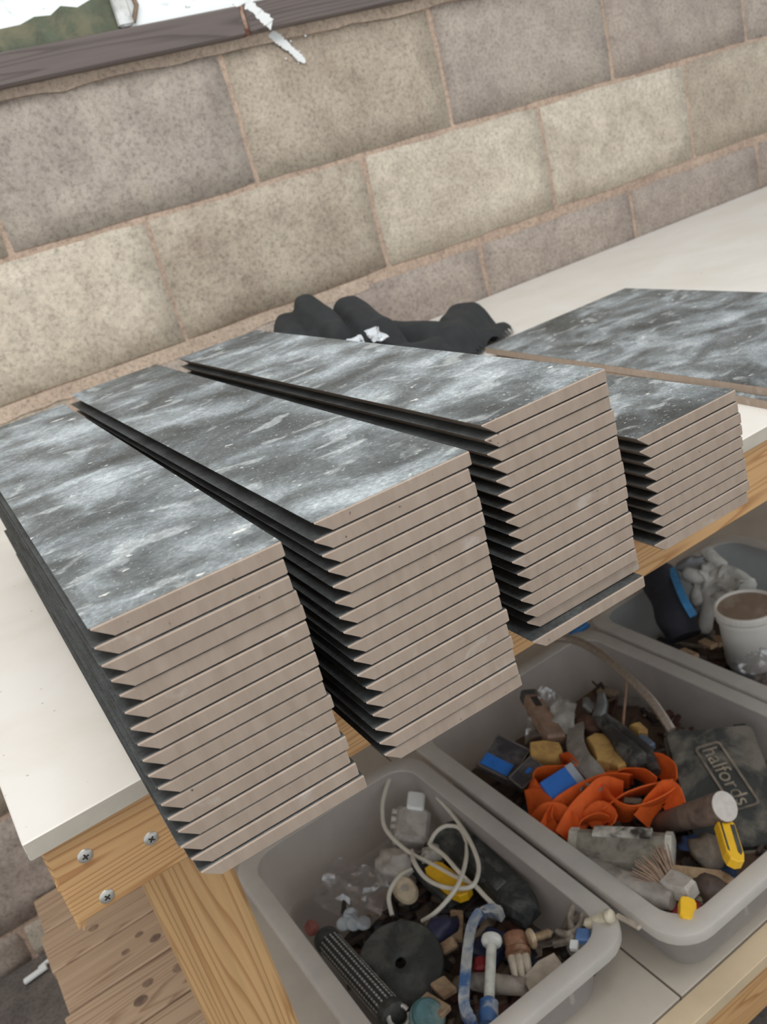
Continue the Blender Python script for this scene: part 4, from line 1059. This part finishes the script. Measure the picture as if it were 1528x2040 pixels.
# putty knife with brown handle inside a clear bag
a, b_ = (0.4584, -0.4766, -0.5780), (0.4172, -0.5853, -0.5900); pk_ = empty('putty_knife', b_, 'putty knife with tan handle and black cap standing in a clear bag', 'putty knife')
fm = frame(a, b_, (.1, -.5, .8)); L = (Vector(b_) - Vector(a)).length
MB().prism([(-.014, 0), (.014, 0), (.017, L * .3), (.016, L), (-.016, L), (-.017, L * .3)], -.009, .010, fm, .004).build('handle_body', plain('handle_tan', rgb(150, 122, 102), .6, dirt=rgb(128, 104, 88)), pk_, smooth=True)
MB().prism([(-.0145, -.012), (.0145, -.012), (.0155, .006), (-.0155, .006)], -.0095, .0105, fm, .004).build('cap', rub, pk_, smooth=True)
MB().prism([(-.006, L * .1), (.006, L * .1), (.006, L * .32), (-.006, L * .32)], .0095, .0108, fm).build('slot', M['dark_recess'], pk_)
bg_ = MB().sheet((0.3869, -0.5352, -0.6000), (0.4526, -0.5826, -0.5960), (0.4957, -0.5433, -0.5700), (0.4763, -0.4780, -0.5660), 12, .014, 30, 5, .0006)
tag(bg_.build('clear_bag', M['film']), 'clear plastic bag around the tan tool handle', 'bag')
bg_ = MB().sheet((0.4254, -0.5564, -0.5850), (0.4446, -0.6084, -0.5920), (0.4934, -0.5528, -0.5750), (0.4811, -0.5161, -0.5700), 8, .010, 40, 9, .0015)
tag(bg_.build('foam_wrap', plain('foam_grey', rgb(170, 166, 160), .8), smooth='all'), 'crumpled pale foam wrap beside the tan handle', 'foam')

# filthy black adjustable pliers
a, b_ = (0.4991, -0.5959, -0.5760), (0.4549, -0.7397, -0.5900); pl_ = empty('dirty_pliers', b_, 'filthy black pliers lying behind the orange strap', 'pliers')
blkd = plain('grimy_black', rgb(50, 48, 46), .6, var=.3, dirt=rgb(104, 102, 98))
P_ = [Vector(a).lerp(Vector(b_), t) for t in (0, .2, .45, .7, .9, 1)]
MB().tube(P_, [.010, .014, .013, .019, .020, .012], 12).build('grip', blkd, pl_, smooth=True)
MB().tube([(0.4999, -0.6178, -0.5800), (0.4891, -0.6739, -0.5800), (0.4821, -0.7225, -0.5840), (0.4621, -0.7564, -0.5920)], [.008, .011, .012, .009], 12).build('grip', blkd, pl_, smooth=True)
MB().tube([a, (0.4967, -0.5800, -0.5680), (0.5040, -0.5709, -0.5660)], [.011, .009, .006], 10).build('jaw', plain('grimy_steel', rgb(120, 122, 122), .4, .5), pl_, smooth=True)
MB().tube([(0.4881, -0.6154, -0.5740), (0.5072, -0.6067, -0.5620), (0.5194, -0.5939, -0.5560)], [.012, .010, .007], 10).build('jaw', bpy.data.materials['grimy_steel'], pl_, smooth=True)
tag(MB().lump((0.4780, -0.5981, -0.5900), (.022, .028, .016), .5, 2, 21).build('rust_lump', plain('rust_brown', rgb(88, 60, 48), .8), smooth='all'), 'rust brown lump behind the grey rubber strip', 'lump')
tag(MB().beam((0.5011, -0.6863, -0.5880), (0.4945, -0.7173, -0.5880), .022, .012, ch=.002).build('blue_grey_tab', plain('tab_blue', rgb(112, 126, 146), .5)), 'small blue-grey plastic tab beside the tool case', 'tab')

# steel hose that arcs over the middle box, with string tied to it
hz = [(0.5660, -0.4242, -0.5300), (0.5769, -0.4682, -0.5250), (0.5765, -0.5086, -0.5220), (0.5695, -0.5537, -0.5200), (0.5615, -0.5857, -0.5200), (0.5503, -0.6309, -0.5220), (0.5433, -0.6626, -0.5260), (0.5370, -0.6920, -0.5340), (0.5301, -0.7170, -0.5460), (0.5245, -0.7382, -0.5600)]
tag(MB().tube(smooth_path(hz, 6), .0075, 10).build('steel_hose', plain('braided_steel', rgb(160, 148, 136), .35, .45, scale=200), smooth=True), 'bent steel hose arching over the middle box into the tool case', 'hose')
tag(MB().tube(smooth_path([(0.5443, -0.6347, -0.5220), (0.5354, -0.6359, -0.5450), (0.5209, -0.6436, -0.5600), (0.5045, -0.6498, -0.5880)], 5), .0022, 6).build('brown_string', plain('string_brown', rgb(150, 118, 98), .9), smooth=True), 'thin brown string hanging from the steel hose', 'string')

# ================================================================== THINGS IN THE RIGHT BOX
bk = plain('black_nylon', rgb(36, 38, 48), .7, var=.2)
a, b_ = (0.8528, -0.4170, -0.5450), (0.7739, -0.5415, -0.6000); sl = empty('tool_sleeve', b_, 'black tool sleeve with a bright blue stripe leaning in the right box', 'sleeve')
P_ = smooth_path([a, (0.8161, -0.4681, -0.5550), (0.7880, -0.5123, -0.5720), b_], 4)
MB().tube([p for p in P_], [.034 + .003 * math.sin(i) for i in range(len(P_))], 14).build('sleeve_body', bk, sl, smooth=True)
st = MB(); st.ribbon([(0.8538, -0.4537, -0.5200), (0.8209, -0.4977, -0.5250), (0.7960, -0.5332, -0.5350), (0.7865, -0.5591, -0.5550)], (.8, -.5, .2), .014, .004); st.build('stripe', plain('stripe_blue', rgb(66, 136, 190), .5), sl, smooth=True)
gl = plain('glove_white', rgb(206, 204, 198), .85, var=.1, dirt=rgb(170, 168, 162))
gv = MB()
def finger(pts, r): gv.tube(smooth_path(pts, 4), r, 10)
gv.lump((0.9138, -0.4979, -0.5600), (.040, .032, .018), .5, 2.4, 3, 18, 12)
gv.sheet((0.8656, -0.4897, -0.5500), (0.8611, -0.5634, -0.5700), (0.9160, -0.5699, -0.5450), (0.9361, -0.4777, -0.5300), 14, .016, 45, 3, .002)
gv.tube(smooth_path([(0.9387, -0.5014, -0.5450), (0.9400, -0.4773, -0.5320), (0.9482, -0.4530, -0.5220)], 5), [.014] * 9 + [.012, .007], 10)
gv.tube(smooth_path([(0.8948, -0.4967, -0.5480), (0.8785, -0.4865, -0.5400), (0.8725, -0.4639, -0.5350)], 5), [.014] * 9 + [.012, .007], 10)
gv.tube(smooth_path([(0.8882, -0.4942, -0.5600), (0.8614, -0.4998, -0.5680), (0.8489, -0.5146, -0.5800)], 5), [.013] * 9 + [.011, .006], 10)
gv.tube(smooth_path([(0.8856, -0.5087, -0.5600), (0.8641, -0.5269, -0.5780), (0.8336, -0.5401, -0.5980), (0.8169, -0.5488, -0.6120)], 4), [.014] * 11 + [.012, .007], 10)
gv.tube(smooth_path([(0.9227, -0.5102, -0.5520), (0.9284, -0.5354, -0.5560), (0.9227, -0.5680, -0.5660)], 5), [.022] * 9 + [.024, .022], 12)
tag(gv.build('work_glove', gl, smooth='all'), 'crumpled white work glove beside the black sleeve', 'glove')
tag(MB().sheet((0.8729, -0.4343, -0.5350), (0.8849, -0.4874, -0.5400), (0.9368, -0.4652, -0.5250), (0.9047, -0.4410, -0.5250), 8, .010, 40, 6, .002).build('grey_wipe', plain('wipe_grey', rgb(140, 142, 146), .8), smooth='all'), 'crumpled grey wipe under the bench rail behind the white glove', 'wipe')

tc_ = Vector((0.8320, -0.6399, -0.5280)); tb = empty('plastic_tub', (tc_.x, tc_.y, -.64), 'white plastic tub with a dirty brown lid in the right box', 'tub')
m_ = Matrix.Translation((tc_.x, tc_.y, 0)); zt = -.528
MB().lathe([(.042, -.645), (.046, -.64), (.050, zt - .022), (.0535, zt - .022), (.0535, zt - .014), (.050, zt - .013), (.050, zt - .010)], m_, 36).build('tub_body', plain('tub_white', rgb(226, 222, 214), .45, var=.03, scale=20), tb, smooth=True)
MB().lathe([(.0535, zt - .012), (.0555, zt - .010), (.0555, zt - .001), (.0535, zt + .001), (.050, zt + .001), (.049, zt - .004), (.0485, zt - .004)], m_, 36).build('lid_rim', bpy.data.materials['tub_white'], tb, smooth=True)
rd = MB()
for k in range(48):
    rd.box((.0552, -.0012, zt - .0095), (.0562, .0012, zt - .0015), m_ @ Matrix.Rotation(2 * math.pi * k / 48, 4, 'Z'))
rd.build('lid_ribs', bpy.data.materials['tub_white'], tb)
MB().lathe([(.0492, zt - .006), (.0492, zt - .0035), (.046, zt - .003), (0, zt - .003)], m_, 36).build('lid_top', plain('lid_brown', rgb(150, 130, 112), .5, var=.12, scale=40, dirt=rgb(170, 154, 138)), tb, smooth=True)
tag(MB().sheet((0.7204, -0.6872, -0.5900), (0.7044, -0.7789, -0.5800), (0.7689, -0.7497, -0.5450), (0.7604, -0.6991, -0.5600), 12, .016, 30, 7, .0006).build('clear_bag', M['film']), 'clear plastic bag in front of the white tub', 'bag')
tag(MB().beam((0.6946, -0.7663, -0.5850), (0.7127, -0.7728, -0.5800), .03, .01, ch=.002).build('pink_card', plain('pink_card', rgb(184, 136, 124), .7)), 'small pinkish card at the near side of the right box', 'card')
for p, q, w_, lab in (((0.7865, -0.5693, -0.6050), (0.7808, -0.6039, -0.6000), .016, 'brown timber scrap between the sleeve and the tub'), ((0.7388, -0.5658, -0.6000), (0.7333, -0.6037, -0.5960), .014, 'pale timber scrap below the black sleeve'), ((0.8051, -0.5870, -0.6000), (0.7917, -0.6123, -0.6000), .014, 'short tan timber scrap against the white tub')):
    tag(MB().beam(p, q, w_, .008, ch=.001).build('timber_scrap', scr), lab, 'timber')
bp = plain('blue_strip', rgb(60, 124, 190), .45)
tag(MB().beam((0.6414, -0.3802, -0.5850), (0.6860, -0.3858, -0.5800), .012, .01, ch=.002).build('blue_strip', bp), 'bright blue plastic strip at the back of the middle box under the third stack', 'strip')

for o in list(bpy.data.objects):
    if '_o' in o: del o['_o']
